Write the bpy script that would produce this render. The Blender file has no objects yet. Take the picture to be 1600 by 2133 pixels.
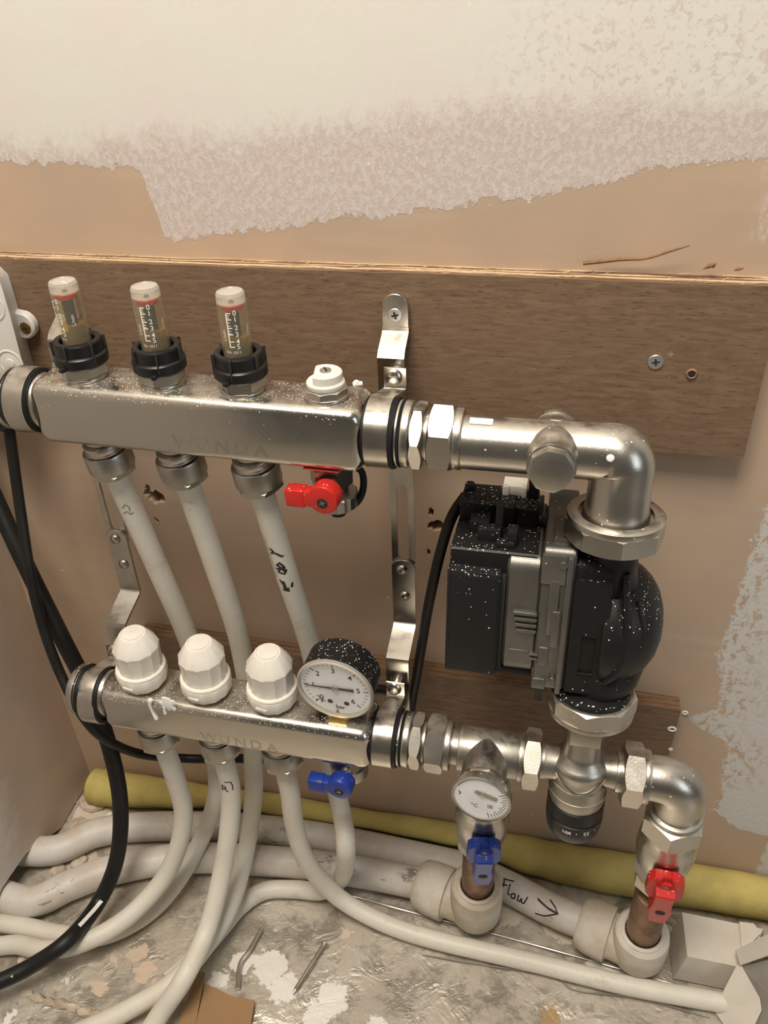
import bpy, bmesh, math, random
from mathutils import Matrix, Vector
R = math.radians
PI = math.pi
S = 0.001                      # everything below is written in millimetres
SC = bpy.context.scene
COL = SC.collection

# ------------------------------------------------------------------ camera
YAW, PITCH, ROLL, FPX = -0.2378118, 0.5955876, 0.0425515, 1732.554
CAM = Vector((280.4, -495.1, 728.8))
_f = Vector((math.sin(YAW)*math.cos(PITCH), math.cos(YAW)*math.cos(PITCH), -math.sin(PITCH)))
_r = Vector((math.cos(YAW), -math.sin(YAW), 0))
_d = _f.cross(_r)
CR = math.cos(ROLL)*_r + math.sin(ROLL)*_d
CD = -math.sin(ROLL)*_r + math.cos(ROLL)*_d
CF = _f
cd = bpy.data.cameras.new('camera')
cam = bpy.data.objects.new('camera', cd); COL.objects.link(cam)
cd.sensor_fit = 'VERTICAL'; cd.sensor_height = 36.0; cd.lens = 36.0*FPX/2133.0
cd.clip_start = 0.01; cd.clip_end = 50
m3 = Matrix((CR, -CD, -CF)).transposed()
cam.matrix_world = Matrix.Translation(CAM*S) @ m3.to_4x4()
SC.camera = cam

# ------------------------------------------------------------------ light
SC.view_settings.view_transform = 'Standard'
SC.view_settings.look = 'None'
SC.view_settings.gamma = 1
SC.view_settings.use_curve_mapping = False
SC.view_settings.exposure = -0.10
wd = bpy.data.worlds.new('world'); SC.world = wd; wd.use_nodes = True
bg = wd.node_tree.nodes['Background']
bg.inputs[0].default_value = (1.0, 0.92, 0.79, 1); bg.inputs[1].default_value = 0.115


def area(name, loc, target, sx, sy, power, col):
    l = bpy.data.lights.new(name, 'AREA'); l.shape = 'RECTANGLE'; l.size = sx*S; l.size_y = sy*S
    l.energy = power; l.color = col
    o = bpy.data.objects.new(name, l); COL.objects.link(o)
    o.location = Vector(loc)*S
    o.rotation_euler = (Vector(target)-Vector(loc)).to_track_quat('-Z', 'Y').to_euler()
    return o


area('ceiling_lamp', (120, -560, 1700), (180, -60, 500), 520, 520, 24.0, (1.0, 0.90, 0.785))
area('doorway_daylight', (1500, -900, 900), (300, -60, 350), 500, 900, 4.0, (0.84, 0.92, 1.0))


def at(px, py, x=None, y=None, z=None):
    """point of the photographed place (mm) seen at a pixel, at a known x, y or z"""
    d = CR*((px-800)/FPX) + CD*((py-1066.5)/FPX) + CF
    t = ((x-CAM.x)/d.x) if x is not None else ((y-CAM.y)/d.y) if y is not None else ((z-CAM.z)/d.z)
    return CAM + d*t


# ------------------------------------------------------------------ materials
def nd(nt, t, **kw):
    n = nt.nodes.new(t)
    for k, v in kw.items():
        setattr(n, k, v)
    return n


def mth(nt, op, a, b=None, c=None, clamp=False):
    n = nt.nodes.new('ShaderNodeMath'); n.operation = op; n.use_clamp = clamp
    for i, v in enumerate((a, b, c)):
        if v is None: continue
        if isinstance(v, (int, float)): n.inputs[i].default_value = v
        else: nt.links.new(v, n.inputs[i])
    return n.outputs[0]


def mixc(nt, fac, a, b):
    n = nt.nodes.new('ShaderNodeMix'); n.data_type = 'RGBA'
    for i, v in ((0, fac), (6, a), (7, b)):
        if isinstance(v, (int, float)): n.inputs[i].default_value = v
        elif isinstance(v, tuple): n.inputs[i].default_value = v if len(v) == 4 else v+(1,)
        else: nt.links.new(v, n.inputs[i])
    return n.outputs[2]


def smooth(nt, v, lo, hi):
    n = nt.nodes.new('ShaderNodeMapRange'); n.interpolation_type = 'SMOOTHSTEP'
    nt.links.new(v, n.inputs[0]); n.inputs[1].default_value = lo; n.inputs[2].default_value = hi
    return n.outputs[0]


def noise(nt, vec, scale, detail=4, rough=0.55, dist=0.0):
    n = nt.nodes.new('ShaderNodeTexNoise')
    n.inputs['Scale'].default_value = scale; n.inputs['Detail'].default_value = detail
    n.inputs['Roughness'].default_value = rough; n.inputs['Distortion'].default_value = dist
    if vec is not None: nt.links.new(vec, n.inputs['Vector'])
    return n.outputs[0]


def mapping(nt, vec, scale=(1, 1, 1), rot=(0, 0, 0), loc=(0, 0, 0)):
    n = nt.nodes.new('ShaderNodeMapping'); nt.links.new(vec, n.inputs[0])
    n.inputs['Location'].default_value = loc
    n.inputs['Scale'].default_value = scale; n.inputs['Rotation'].default_value = rot
    return n.outputs[0]


def new(name):
    m = bpy.data.materials.new(name); m.use_nodes = True
    nt = m.node_tree; p = nt.nodes['Principled BSDF']
    return m, nt, p


def pos(nt):
    return nd(nt, 'ShaderNodeNewGeometry').outputs['Position']


def specks(nt, vec, scale=420, keep=0.62, radius=0.33, nz=0.25):
    """plaster dust: separate small grains lying on faces that look up"""
    v = nt.nodes.new('ShaderNodeTexVoronoi'); v.inputs['Scale'].default_value = scale
    nt.links.new(vec, v.inputs['Vector'])
    sep = nd(nt, 'ShaderNodeSeparateColor'); nt.links.new(v.outputs['Color'], sep.inputs[0])
    has = mth(nt, 'GREATER_THAN', sep.outputs[0], keep)
    rad = mth(nt, 'MULTIPLY', sep.outputs[1], radius)
    spot = mth(nt, 'LESS_THAN', v.outputs['Distance'], rad)
    g = nd(nt, 'ShaderNodeNewGeometry')
    sx = nd(nt, 'ShaderNodeSeparateXYZ'); nt.links.new(g.outputs['Normal'], sx.inputs[0])
    up = smooth(nt, sx.outputs[2], nz-0.2, nz+0.25)
    up = mth(nt, 'ADD', up, 0.012, clamp=True)
    dens = smooth(nt, noise(nt, vec, 30, 2), 0.3, 0.6)
    a = mth(nt, 'MULTIPLY', has, spot)
    thr = mth(nt, 'MULTIPLY', up, mth(nt, 'ADD', mth(nt, 'MULTIPLY', dens, 0.7), 0.3))
    keep2 = mth(nt, 'LESS_THAN', sep.outputs[2], thr)
    return mth(nt, 'MULTIPLY', a, keep2)


def mat(name, col, rough=0.5, metal=0.0, bump=0.0, bscale=300, var=0.0, vscale=40, dust=0.0, keep=0.62, coat=0.0,
        rvar=0.0, col2=None, film=0.0, dscale=420, spec=None):
    m, nt, p = new(name)
    P = pos(nt)
    c = col + (1,)
    out = None
    if var or col2:
        n = noise(nt, P, vscale, 5, 0.6)
        k = smooth(nt, n, 0.35, 0.68)
        d = col2 if col2 else tuple(x*(1-var) for x in col)
        out = mixc(nt, k, c, tuple(d))
    rough_s = None
    if rvar:
        n2 = noise(nt, P, vscale*1.7, 4)
        rough_s = mth(nt, 'ADD', mth(nt, 'MULTIPLY', n2, rvar), rough-rvar*0.5, clamp=True)
    metal_s = None
    if film:                                   # dull dust film in patches on upward faces
        g = nd(nt, 'ShaderNodeNewGeometry'); sx = nd(nt, 'ShaderNodeSeparateXYZ')
        nt.links.new(g.outputs['Normal'], sx.inputs[0])
        up = smooth(nt, sx.outputs[2], 0.5, 0.95)
        pat = smooth(nt, noise(nt, P, 70, 6, 0.65), 0.35, 0.65)
        fl = mth(nt, 'MULTIPLY', mth(nt, 'MULTIPLY', up, pat), film)
        out = mixc(nt, fl, out if out is not None else c, (0.62, 0.56, 0.46))
        metal_s = mth(nt, 'SUBTRACT', metal, mth(nt, 'MULTIPLY', fl, metal), clamp=True)
        rr = mth(nt, 'MULTIPLY', fl, 0.45)
        rough_s = mth(nt, 'ADD', rough_s if rough_s is not None else rough, rr, clamp=True)
    if dust:
        s = specks(nt, P, keep=keep, scale=dscale)
        s = mth(nt, 'MULTIPLY', s, dust)
        out = mixc(nt, s, out if out is not None else c, (0.85, 0.82, 0.74))
        ms = mth(nt, 'SUBTRACT', 1.0, s)
        metal_s = mth(nt, 'MULTIPLY', metal_s if metal_s is not None else metal, ms)
        rough_s = mth(nt, 'MAXIMUM', rough_s if rough_s is not None else rough, mth(nt, 'MULTIPLY', s, 0.8))
    if out is not None: nt.links.new(out, p.inputs['Base Color'])
    else: p.inputs['Base Color'].default_value = c
    if metal_s is not None: nt.links.new(metal_s, p.inputs['Metallic'])
    else: p.inputs['Metallic'].default_value = metal
    if rough_s is not None: nt.links.new(rough_s, p.inputs['Roughness'])
    else: p.inputs['Roughness'].default_value = rough
    p.inputs['Coat Weight'].default_value = coat
    if spec is not None: p.inputs['Specular IOR Level'].default_value = spec
    if bump:
        b = nd(nt, 'ShaderNodeBump'); b.inputs['Strength'].default_value = bump; b.inputs['Distance'].default_value = 0.0006
        nt.links.new(noise(nt, P, bscale, 4), b.inputs['Height'])
        nt.links.new(b.outputs[0], p.inputs['Normal'])
    return m


M = {}
M['steel'] = mat('bar_stainless', (0.56, 0.53, 0.47), 0.20, 1.0, bump=0.05, bscale=160, rvar=0.14, vscale=50, film=0.22, dust=0.9, keep=0.10, dscale=850)
M['nickel'] = mat('satin_nickel', (0.53, 0.50, 0.445), 0.29, 1.0, bump=0.10, bscale=900, rvar=0.12, vscale=60, film=0.25, dust=0.7, keep=0.75)
M['nickel_dull'] = mat('dull_nickel', (0.50, 0.47, 0.415), 0.36, 1.0, bump=0.12, bscale=1100, rvar=0.16, var=0.2, vscale=45, film=0.25)
M['chrome'] = mat('plated_strip', (0.56, 0.525, 0.465), 0.24, 1.0, bump=0.06, bscale=140, rvar=0.16, var=0.15, vscale=60, film=0.3)
M['zinc'] = mat('zinc_screw', (0.70, 0.72, 0.74), 0.32, 0.9)
M['brass'] = mat('brass', (0.55, 0.38, 0.14), 0.34, 1.0, var=0.35, vscale=120)
M['copper'] = mat('tarnished_copper', (0.30, 0.185, 0.125), 0.5, 0.75, var=0.5, vscale=70, bump=0.06)
M['alu'] = mat('cast_aluminium', (0.25, 0.242, 0.222), 0.44, 0.9, bump=0.18, bscale=1400, var=0.15, vscale=50, dust=0.6, keep=0.8)
M['cast'] = mat('black_cast_iron', (0.012, 0.012, 0.012), 0.40, 0.0, bump=0.30, bscale=1000, dust=1.0, keep=0.25, dscale=600, spec=0.28)
M['blackpl'] = mat('black_plastic', (0.014, 0.014, 0.014), 0.42, 0.0, bump=0.10, bscale=1500, dust=1.0, keep=0.15, spec=0.25, dscale=650)
M['blackcl'] = mat('black_plastic_clean', (0.010, 0.010, 0.010), 0.36, 0.0, spec=0.4)
M['rubber'] = mat('black_rubber', (0.010, 0.010, 0.010), 0.55, spec=0.3)
M['cable'] = mat('black_cable_sheath', (0.012, 0.0115, 0.011), 0.48, var=0.3, vscale=60, spec=0.35)
M['white'] = mat('white_cap_plastic', (0.80, 0.765, 0.68), 0.42, bump=0.03, bscale=300, var=0.07, vscale=80)
M['boxgrey'] = mat('grey_white_plastic', (0.70, 0.69, 0.65), 0.48, bump=0.06, bscale=900, var=0.06)
M['pipe'] = mat('white_pipe', (0.70, 0.665, 0.585), 0.42, var=0.12, vscale=25, bump=0.04, bscale=200)
M['pipebig_'] = mat('white_pipe_dusty', (0.66, 0.63, 0.60), 0.50, col2=(0.56, 0.50, 0.42), vscale=32, bump=0.08, bscale=200)
M['fit'] = mat('push_fit_plastic', (0.66, 0.62, 0.54), 0.52, col2=(0.50, 0.43, 0.33), vscale=26, bump=0.10, bscale=250)
M['red'] = mat('red_lever', (0.52, 0.022, 0.018), 0.36, dust=0.8, keep=0.5, dscale=600)
M['blue'] = mat('blue_lever', (0.012, 0.040, 0.27), 0.36, dust=0.5, keep=0.65, dscale=600)
M['redflag'] = mat('red_float', (0.65, 0.03, 0.02), 0.45)
M['redreflect'] = mat('red_reflection', (0.45, 0.05, 0.04), 0.5)  # tint for the painted reflection of the red lever
M['ink'] = mat('black_marker', (0.012, 0.012, 0.014), 0.5)
M['print'] = mat('white_print', (0.85, 0.84, 0.80), 0.5)
M['greyprint'] = mat('grey_print', (0.30, 0.27, 0.22), 0.6)
M['dial'] = mat('dial_white', (0.86, 0.86, 0.86), 0.45)
M['paint'] = mat('white_paint_drip', (0.85, 0.84, 0.81), 0.4, bump=0.1, bscale=400)
M['foam'] = mat('yellow_foam', (0.56, 0.465, 0.15), 0.85, bump=0.5, bscale=420, col2=(0.47, 0.38, 0.12), vscale=40)
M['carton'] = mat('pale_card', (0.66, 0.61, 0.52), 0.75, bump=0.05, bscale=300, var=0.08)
M['cartonin'] = mat('shaded_grey_card', (0.24, 0.215, 0.18), 0.8, var=0.15)  # grey card, darkened to carry the shade inside the carton
M['cartonmid'] = mat('shaded_card', (0.46, 0.42, 0.35), 0.8, var=0.1)  # card tone with the shade of the upper panel put into it
M['cardboard'] = mat('brown_cardboard', (0.32, 0.19, 0.09), 0.8, bump=0.08, bscale=250, var=0.08)
M['rubble'] = mat('plaster_rubble', (0.62, 0.54, 0.43), 0.9, bump=0.6, bscale=300, col2=(0.42, 0.34, 0.25), vscale=90)
M['foilm'] = mat('bright_foil', (0.55, 0.52, 0.46), 0.42, 0.9, bump=0.3, bscale=160, var=0.2, vscale=60)
M['splinter'] = mat('raw_splinter', (0.30, 0.17, 0.09), 0.8, var=0.3, vscale=300)
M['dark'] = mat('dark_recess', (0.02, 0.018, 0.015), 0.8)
M['residue'] = mat('sticker_residue', (0.44, 0.415, 0.365), 0.30, 0.95, col2=(0.54, 0.51, 0.45), vscale=110)


def clear(name, col, body=0.22, bodycol=(0.8, 0.76, 0.66), rough=0.12):
    m, nt, p = new(name)
    p.inputs['Base Color'].default_value = bodycol+(1,); p.inputs['Roughness'].default_value = rough
    t = nd(nt, 'ShaderNodeBsdfTransparent'); t.inputs[0].default_value = col+(1,)
    lw = nd(nt, 'ShaderNodeLayerWeight'); lw.inputs[0].default_value = 0.5
    k = mth(nt, 'ADD', mth(nt, 'MULTIPLY', mth(nt, 'POWER', lw.outputs['Facing'], 4.0), 0.55), body+0.02, clamp=True)
    mx = nd(nt, 'ShaderNodeMixShader'); nt.links.new(k, mx.inputs[0])
    nt.links.new(t.outputs[0], mx.inputs[1]); nt.links.new(p.outputs[0], mx.inputs[2])
    nt.links.new(mx.outputs[0], nt.nodes['Material Output'].inputs[0])
    return m


M['clear'] = clear('clear_plastic', (0.96, 0.93, 0.84), 0.07, (0.75, 0.70, 0.58))
M['clearcap'] = clear('frosted_clear_cap', (0.95, 0.92, 0.85), 0.42, (0.72, 0.68, 0.60), 0.25)
M['amber'] = clear('amber_liquid', (0.88, 0.74, 0.38), 0.16, (0.60, 0.45, 0.14), 0.1)
M['glass'] = clear('dial_glass', (1.0, 1.0, 1.0), 0.015, (0.8, 0.8, 0.8), 0.05)


def ramp(nt, fac, pts, lo, hi, vlo, vhi):
    """piecewise-linear curve y(x) as a colour ramp; pts=[(x,y)..]"""
    n = nt.nodes.new('ShaderNodeMapRange'); nt.links.new(fac, n.inputs[0])
    n.inputs[1].default_value = lo; n.inputs[2].default_value = hi
    r = nt.nodes.new('ShaderNodeValToRGB'); r.color_ramp.interpolation = 'LINEAR'
    el = r.color_ramp.elements
    pts = sorted(pts)
    while len(el) < len(pts): el.new(0.5)
    for i, (x, y) in enumerate(pts):
        el[i].position = (x-lo)/(hi-lo); v = (y-vlo)/(vhi-vlo); el[i].color = (v, v, v, 1)
    nt.links.new(n.outputs[0], r.inputs[0])
    s = nd(nt, 'ShaderNodeSeparateColor'); nt.links.new(r.outputs[0], s.inputs[0])
    return mth(nt, 'ADD', mth(nt, 'MULTIPLY', s.outputs[0], vhi-vlo), vlo)


def wall_material():
    m, nt, p = new('part_painted_plaster')
    P = pos(nt)
    sp = nd(nt, 'ShaderNodeSeparateXYZ'); nt.links.new(P, sp.inputs[0]); X = sp.outputs[0]; Z = sp.outputs[2]
    def wz(pts): return [(round(v.x*S, 4), round(v.z*S, 4)) for v in (at(a, b, y=0) for a, b in pts)]
    lo, hi = -0.30, 0.70
    B1 = wz([(0, 328), (130, 340), (250, 325), (400, 315), (520, 322), (650, 300), (800, 288), (900, 272), (1000, 262), (1200, 258), (1400, 262), (1600, 258)])
    B2 = wz([(0, 338), (150, 342), (285, 352), (300, 375), (345, 500), (430, 497), (550, 482), (700, 460), (800, 452), (900, 440), (1000, 425), (1100, 410), (1200, 393), (1300, 368), (1400, 345), (1500, 336), (1600, 325)])
    rag = noise(nt, mapping(nt, P, (1, 1, 0.7)), 170, 6, 0.68)
    rag2 = noise(nt, P, 45, 4, 0.6)
    off = mth(nt, 'ADD', mth(nt, 'MULTIPLY', mth(nt, 'SUBTRACT', rag, 0.5), 0.020), mth(nt, 'MULTIPLY', mth(nt, 'SUBTRACT', rag2, 0.5), 0.016))
    d2 = mth(nt, 'ADD', mth(nt, 'SUBTRACT', Z, ramp(nt, X, B2, lo, hi, 0.4, 1.0)), off)
    d1 = mth(nt, 'ADD', mth(nt, 'SUBTRACT', Z, ramp(nt, X, B1, lo, hi, 0.4, 1.0)), mth(nt, 'MULTIPLY', off, 1.8))
    f2 = smooth(nt, d2, -0.0006, 0.0010)
    f1 = smooth(nt, d1, -0.0010, 0.020)
    # thin roller stipple where the coat runs out
    stip = smooth(nt, noise(nt, mapping(nt, P, (1, 1, 0.6), (0, 0.5, 0)), 330, 5, 0.7), 0.40, 0.60)
    # right-hand lower patch, x edge as a function of height
    E1 = [(v.z*S, v.x*S) for v in (at(a, b, y=0) for a, b in [(1640, 1000), (1600, 1060), (1562, 1150), (1540, 1225), (1515, 1300), (1490, 1380), (1500, 1450), (1500, 1475), (1440, 1492), (1450, 1512), (1510, 1545), (1515, 1560), (1502, 1620), (1490, 1690), (1530, 1725), (1600, 1752), (1700, 1765)])]
    d3 = mth(nt, 'ADD', mth(nt, 'SUBTRACT', X, ramp(nt, Z, E1, 0.0, 0.5, 0.2, 0.8)), mth(nt, 'MULTIPLY', off, 1.1))
    f3 = smooth(nt, d3, -0.0004, 0.0008)
    # small patch at the far right above the board
    q1 = at(1560, 430, y=0)
    d4 = mth(nt, 'ADD', mth(nt, 'SUBTRACT', X, q1.x*S), off)
    f4 = mth(nt, 'MULTIPLY', smooth(nt, d4, 0, 0.02), smooth(nt, mth(nt, 'SUBTRACT', Z, at(1590, 512, y=0).z*S), 0, 0.004))
    base = mixc(nt, smooth(nt, noise(nt, P, 9, 4), 0.3, 0.7), (0.54, 0.395, 0.275), (0.47, 0.355, 0.265))
    base = mixc(nt, mth(nt, 'MULTIPLY', smooth(nt, noise(nt, mapping(nt, P, (0.15, 1, 1.6)), 60, 5), 0.52, 0.75), 0.35), base, (0.56, 0.47, 0.37))
    lil = mixc(nt, stip, (0.56, 0.485, 0.435), (0.635, 0.575, 0.54))
    wht = mixc(nt, smooth(nt, noise(nt, P, 14, 3), 0.4, 0.6), (0.695, 0.69, 0.63), (0.70, 0.665, 0.62))
    c = mixc(nt, f2, base, lil)
    c = mixc(nt, mth(nt, 'MULTIPLY', f4, stip), c, (0.66, 0.61, 0.57))
    c = mixc(nt, mth(nt, 'MULTIPLY', f1, f2), c, wht)
    # blotches where the white was rolled thin: upper right
    cx = at(1370, 170, y=0)
    dx = mth(nt, 'MULTIPLY', mth(nt, 'SUBTRACT', X, cx.x*S), 11.0); dz = mth(nt, 'MULTIPLY', mth(nt, 'SUBTRACT', Z, cx.z*S), 16.0)
    rr = mth(nt, 'ADD', mth(nt, 'MULTIPLY', dx, dx), mth(nt, 'MULTIPLY', dz, dz))
    bl = mth(nt, 'SUBTRACT', 1.0, smooth(nt, rr, 0.15, 1.3))
    bt = smooth(nt, noise(nt, P, 210, 6, 0.7, 0.6), 0.51, 0.60)
    c = mixc(nt, mth(nt, 'MULTIPLY', mth(nt, 'MULTIPLY', mth(nt, 'MULTIPLY', bl, bt), f1), 0.8), c, (0.58, 0.505, 0.47))
    thin = mth(nt, 'SUBTRACT', smooth(nt, d3, 0.0, 0.003), smooth(nt, d3, 0.010, 0.050))
    wp = mixc(nt, mth(nt, 'MULTIPLY', mth(nt, 'MULTIPLY', thin, smooth(nt, rag, 0.50, 0.58)), smooth(nt, Z, 0.12, 0.15)), (0.62, 0.60, 0.57), base)
    c = mixc(nt, f3, c, wp)
    # tiny flecks of paint on the bare plaster
    v = nt.nodes.new('ShaderNodeTexVoronoi'); v.inputs['Scale'].default_value = 55; nt.links.new(P, v.inputs['Vector'])
    sc_ = nd(nt, 'ShaderNodeSeparateColor'); nt.links.new(v.outputs['Color'], sc_.inputs[0])
    fl = mth(nt, 'MULTIPLY', mth(nt, 'LESS_THAN', v.outputs['Distance'], 0.055), mth(nt, 'GREATER_THAN', sc_.outputs[0], 0.72))
    c = mixc(nt, mth(nt, 'MULTIPLY', fl, 0.8), c, (0.80, 0.76, 0.68))
    nt.links.new(c, p.inputs['Base Color'])
    p.inputs['Roughness'].default_value = 0.62
    b = nd(nt, 'ShaderNodeBump'); b.inputs['Strength'].default_value = 0.35; b.inputs['Distance'].default_value = 0.0008
    h = mth(nt, 'ADD', mth(nt, 'MULTIPLY', mth(nt, 'MULTIPLY', mth(nt, 'MULTIPLY', stip, mth(nt, 'MAXIMUM', f2, f3)), mth(nt, 'SUBTRACT', 1.0, mth(nt, 'MULTIPLY', f1, 0.85))), 0.5), mth(nt, 'MULTIPLY', noise(nt, P, 60, 5), 0.35))
    h = mth(nt, 'ADD', h, mth(nt, 'ADD', f2, f3))
    nt.links.new(h, b.inputs['Height']); nt.links.new(b.outputs[0], p.inputs['Normal'])
    return m


def grimy(name, a, b, k):
    m, nt, p = new(name); P = pos(nt)
    c = mixc(nt, smooth(nt, noise(nt, P, 30, 5, 0.6), 0.35, 0.68), a, b)
    g = mth(nt, 'MULTIPLY', smooth(nt, noise(nt, P, 26, 3), 0.56, 0.70), smooth(nt, noise(nt, mapping(nt, P, (0.6, 1, 1)), 190, 5, 0.65), 0.50, 0.60))
    c = mixc(nt, mth(nt, 'MULTIPLY', g, k), c, (0.10, 0.085, 0.065))
    c = mixc(nt, mth(nt, 'MULTIPLY', smooth(nt, noise(nt, P, 420, 3), 0.66, 0.72), 0.35), c, (0.22, 0.17, 0.12))
    nt.links.new(c, p.inputs['Base Color']); p.inputs['Roughness'].default_value = 0.48
    return m


M['pipebig'] = grimy('white_pipe_grimy', (0.66, 0.63, 0.585), (0.56, 0.50, 0.43), 0.75)
M['pipe'] = grimy('white_pipe_small', (0.70, 0.67, 0.585), (0.655, 0.615, 0.52), 0.18)
M['wall'] = wall_material()


def sidewall_material():
    m, nt, p = new('scuffed_plaster')
    P = pos(nt)
    c = mixc(nt, smooth(nt, noise(nt, P, 12, 4), 0.3, 0.7), (0.52, 0.40, 0.30), (0.47, 0.375, 0.30))
    # smeared white coat towards the front of the return wall
    sp = nd(nt, 'ShaderNodeSeparateXYZ'); nt.links.new(P, sp.inputs[0])
    d = mth(nt, 'ADD', mth(nt, 'ADD', mth(nt, 'MULTIPLY', sp.outputs[1], -1.0), mth(nt, 'MULTIPLY', sp.outputs[2], 0.12)), mth(nt, 'MULTIPLY', mth(nt, 'SUBTRACT', noise(nt, P, 60, 6, 0.7), 0.5), 0.06))
    c = mixc(nt, mth(nt, 'MULTIPLY', smooth(nt, d, 0.105, 0.150), 0.85), c, (0.68, 0.63, 0.58))
    scr = smooth(nt, noise(nt, mapping(nt, P, (1, 1, 0.12), (0.5, 0, 0)), 260, 3, 0.5), 0.70, 0.76)
    c = mixc(nt, mth(nt, 'MULTIPLY', scr, 0.5), c, (0.68, 0.60, 0.50))
    nt.links.new(c, p.inputs['Base Color']); p.inputs['Roughness'].default_value = 0.5
    b = nd(nt, 'ShaderNodeBump'); b.inputs['Strength'].default_value = 0.3; b.inputs['Distance'].default_value = 0.001
    nt.links.new(noise(nt, P, 55, 5), b.inputs['Height']); nt.links.new(b.outputs[0], p.inputs['Normal'])
    return m


M['sidewall'] = sidewall_material()


def ply_face():
    m, nt, p = new('plywood_face')
    P = pos(nt)
    g = noise(nt, mapping(nt, P, (0.16, 1, 1.0), (0, R(4), 0)), 330, 6, 0.65, 0.6)
    g2 = noise(nt, mapping(nt, P, (0.10, 1, 0.9), (0, R(-6), 0)), 46, 4, 0.6, 1.0)
    c = mixc(nt, smooth(nt, g, 0.30, 0.70), (0.150, 0.090, 0.052), (0.235, 0.155, 0.095))
    c = mixc(nt, mth(nt, 'MULTIPLY', smooth(nt, g2, 0.35, 0.7), 0.55), c, (0.185, 0.118, 0.070))
    pores = smooth(nt, noise(nt, mapping(nt, P, (0.22, 1, 1.5), (0, R(8), 0)), 620, 3, 0.6), 0.60, 0.68)
    c = mixc(nt, mth(nt, 'MULTIPLY', pores, 0.6), c, (0.060, 0.034, 0.020))
    sm = mth(nt, 'MULTIPLY', smooth(nt, noise(nt, P, 300, 3), 0.64, 0.72), smooth(nt, noise(nt, P, 20, 3), 0.58, 0.70))
    c = mixc(nt, mth(nt, 'MULTIPLY', sm, 0.5), c, (0.55, 0.45, 0.33))
    nt.links.new(c, p.inputs['Base Color']); p.inputs['Roughness'].default_value = 0.62
    b = nd(nt, 'ShaderNodeBump'); b.inputs['Strength'].default_value = 0.35; b.inputs['Distance'].default_value = 0.0005
    nt.links.new(g, b.inputs['Height']); nt.links.new(b.outputs[0], p.inputs['Normal'])
    return m


def ply_edge(name, light, dark):
    m, nt, p = new(name)
    P = pos(nt)
    fib = noise(nt, mapping(nt, P, (0.12, 1, 1)), 700, 5, 0.7)
    c = mixc(nt, smooth(nt, fib, 0.3, 0.7), light, tuple(x*0.62 for x in light))
    c = mixc(nt, mth(nt, 'MULTIPLY', smooth(nt, noise(nt, mapping(nt, P, (0.5, 1, 1)), 160, 4), 0.55, 0.7), 0.7), c, dark)
    nt.links.new(c, p.inputs['Base Color']); p.inputs['Roughness'].default_value = 0.8
    b = nd(nt, 'ShaderNodeBump'); b.inputs['Strength'].default_value = 0.8; b.inputs['Distance'].default_value = 0.001
    nt.links.new(fib, b.inputs['Height']); nt.links.new(b.outputs[0], p.inputs['Normal'])
    return m


M['plyface'] = ply_face()
M['plypale'] = ply_edge('pale_ply', (0.78, 0.60, 0.37), (0.50, 0.34, 0.19))
M['plymid'] = ply_edge('brown_ply', (0.30, 0.18, 0.095), (0.20, 0.11, 0.06))
M['plydark'] = ply_edge('dark_ply', (0.25, 0.135, 0.07), (0.15, 0.08, 0.045))


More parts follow.
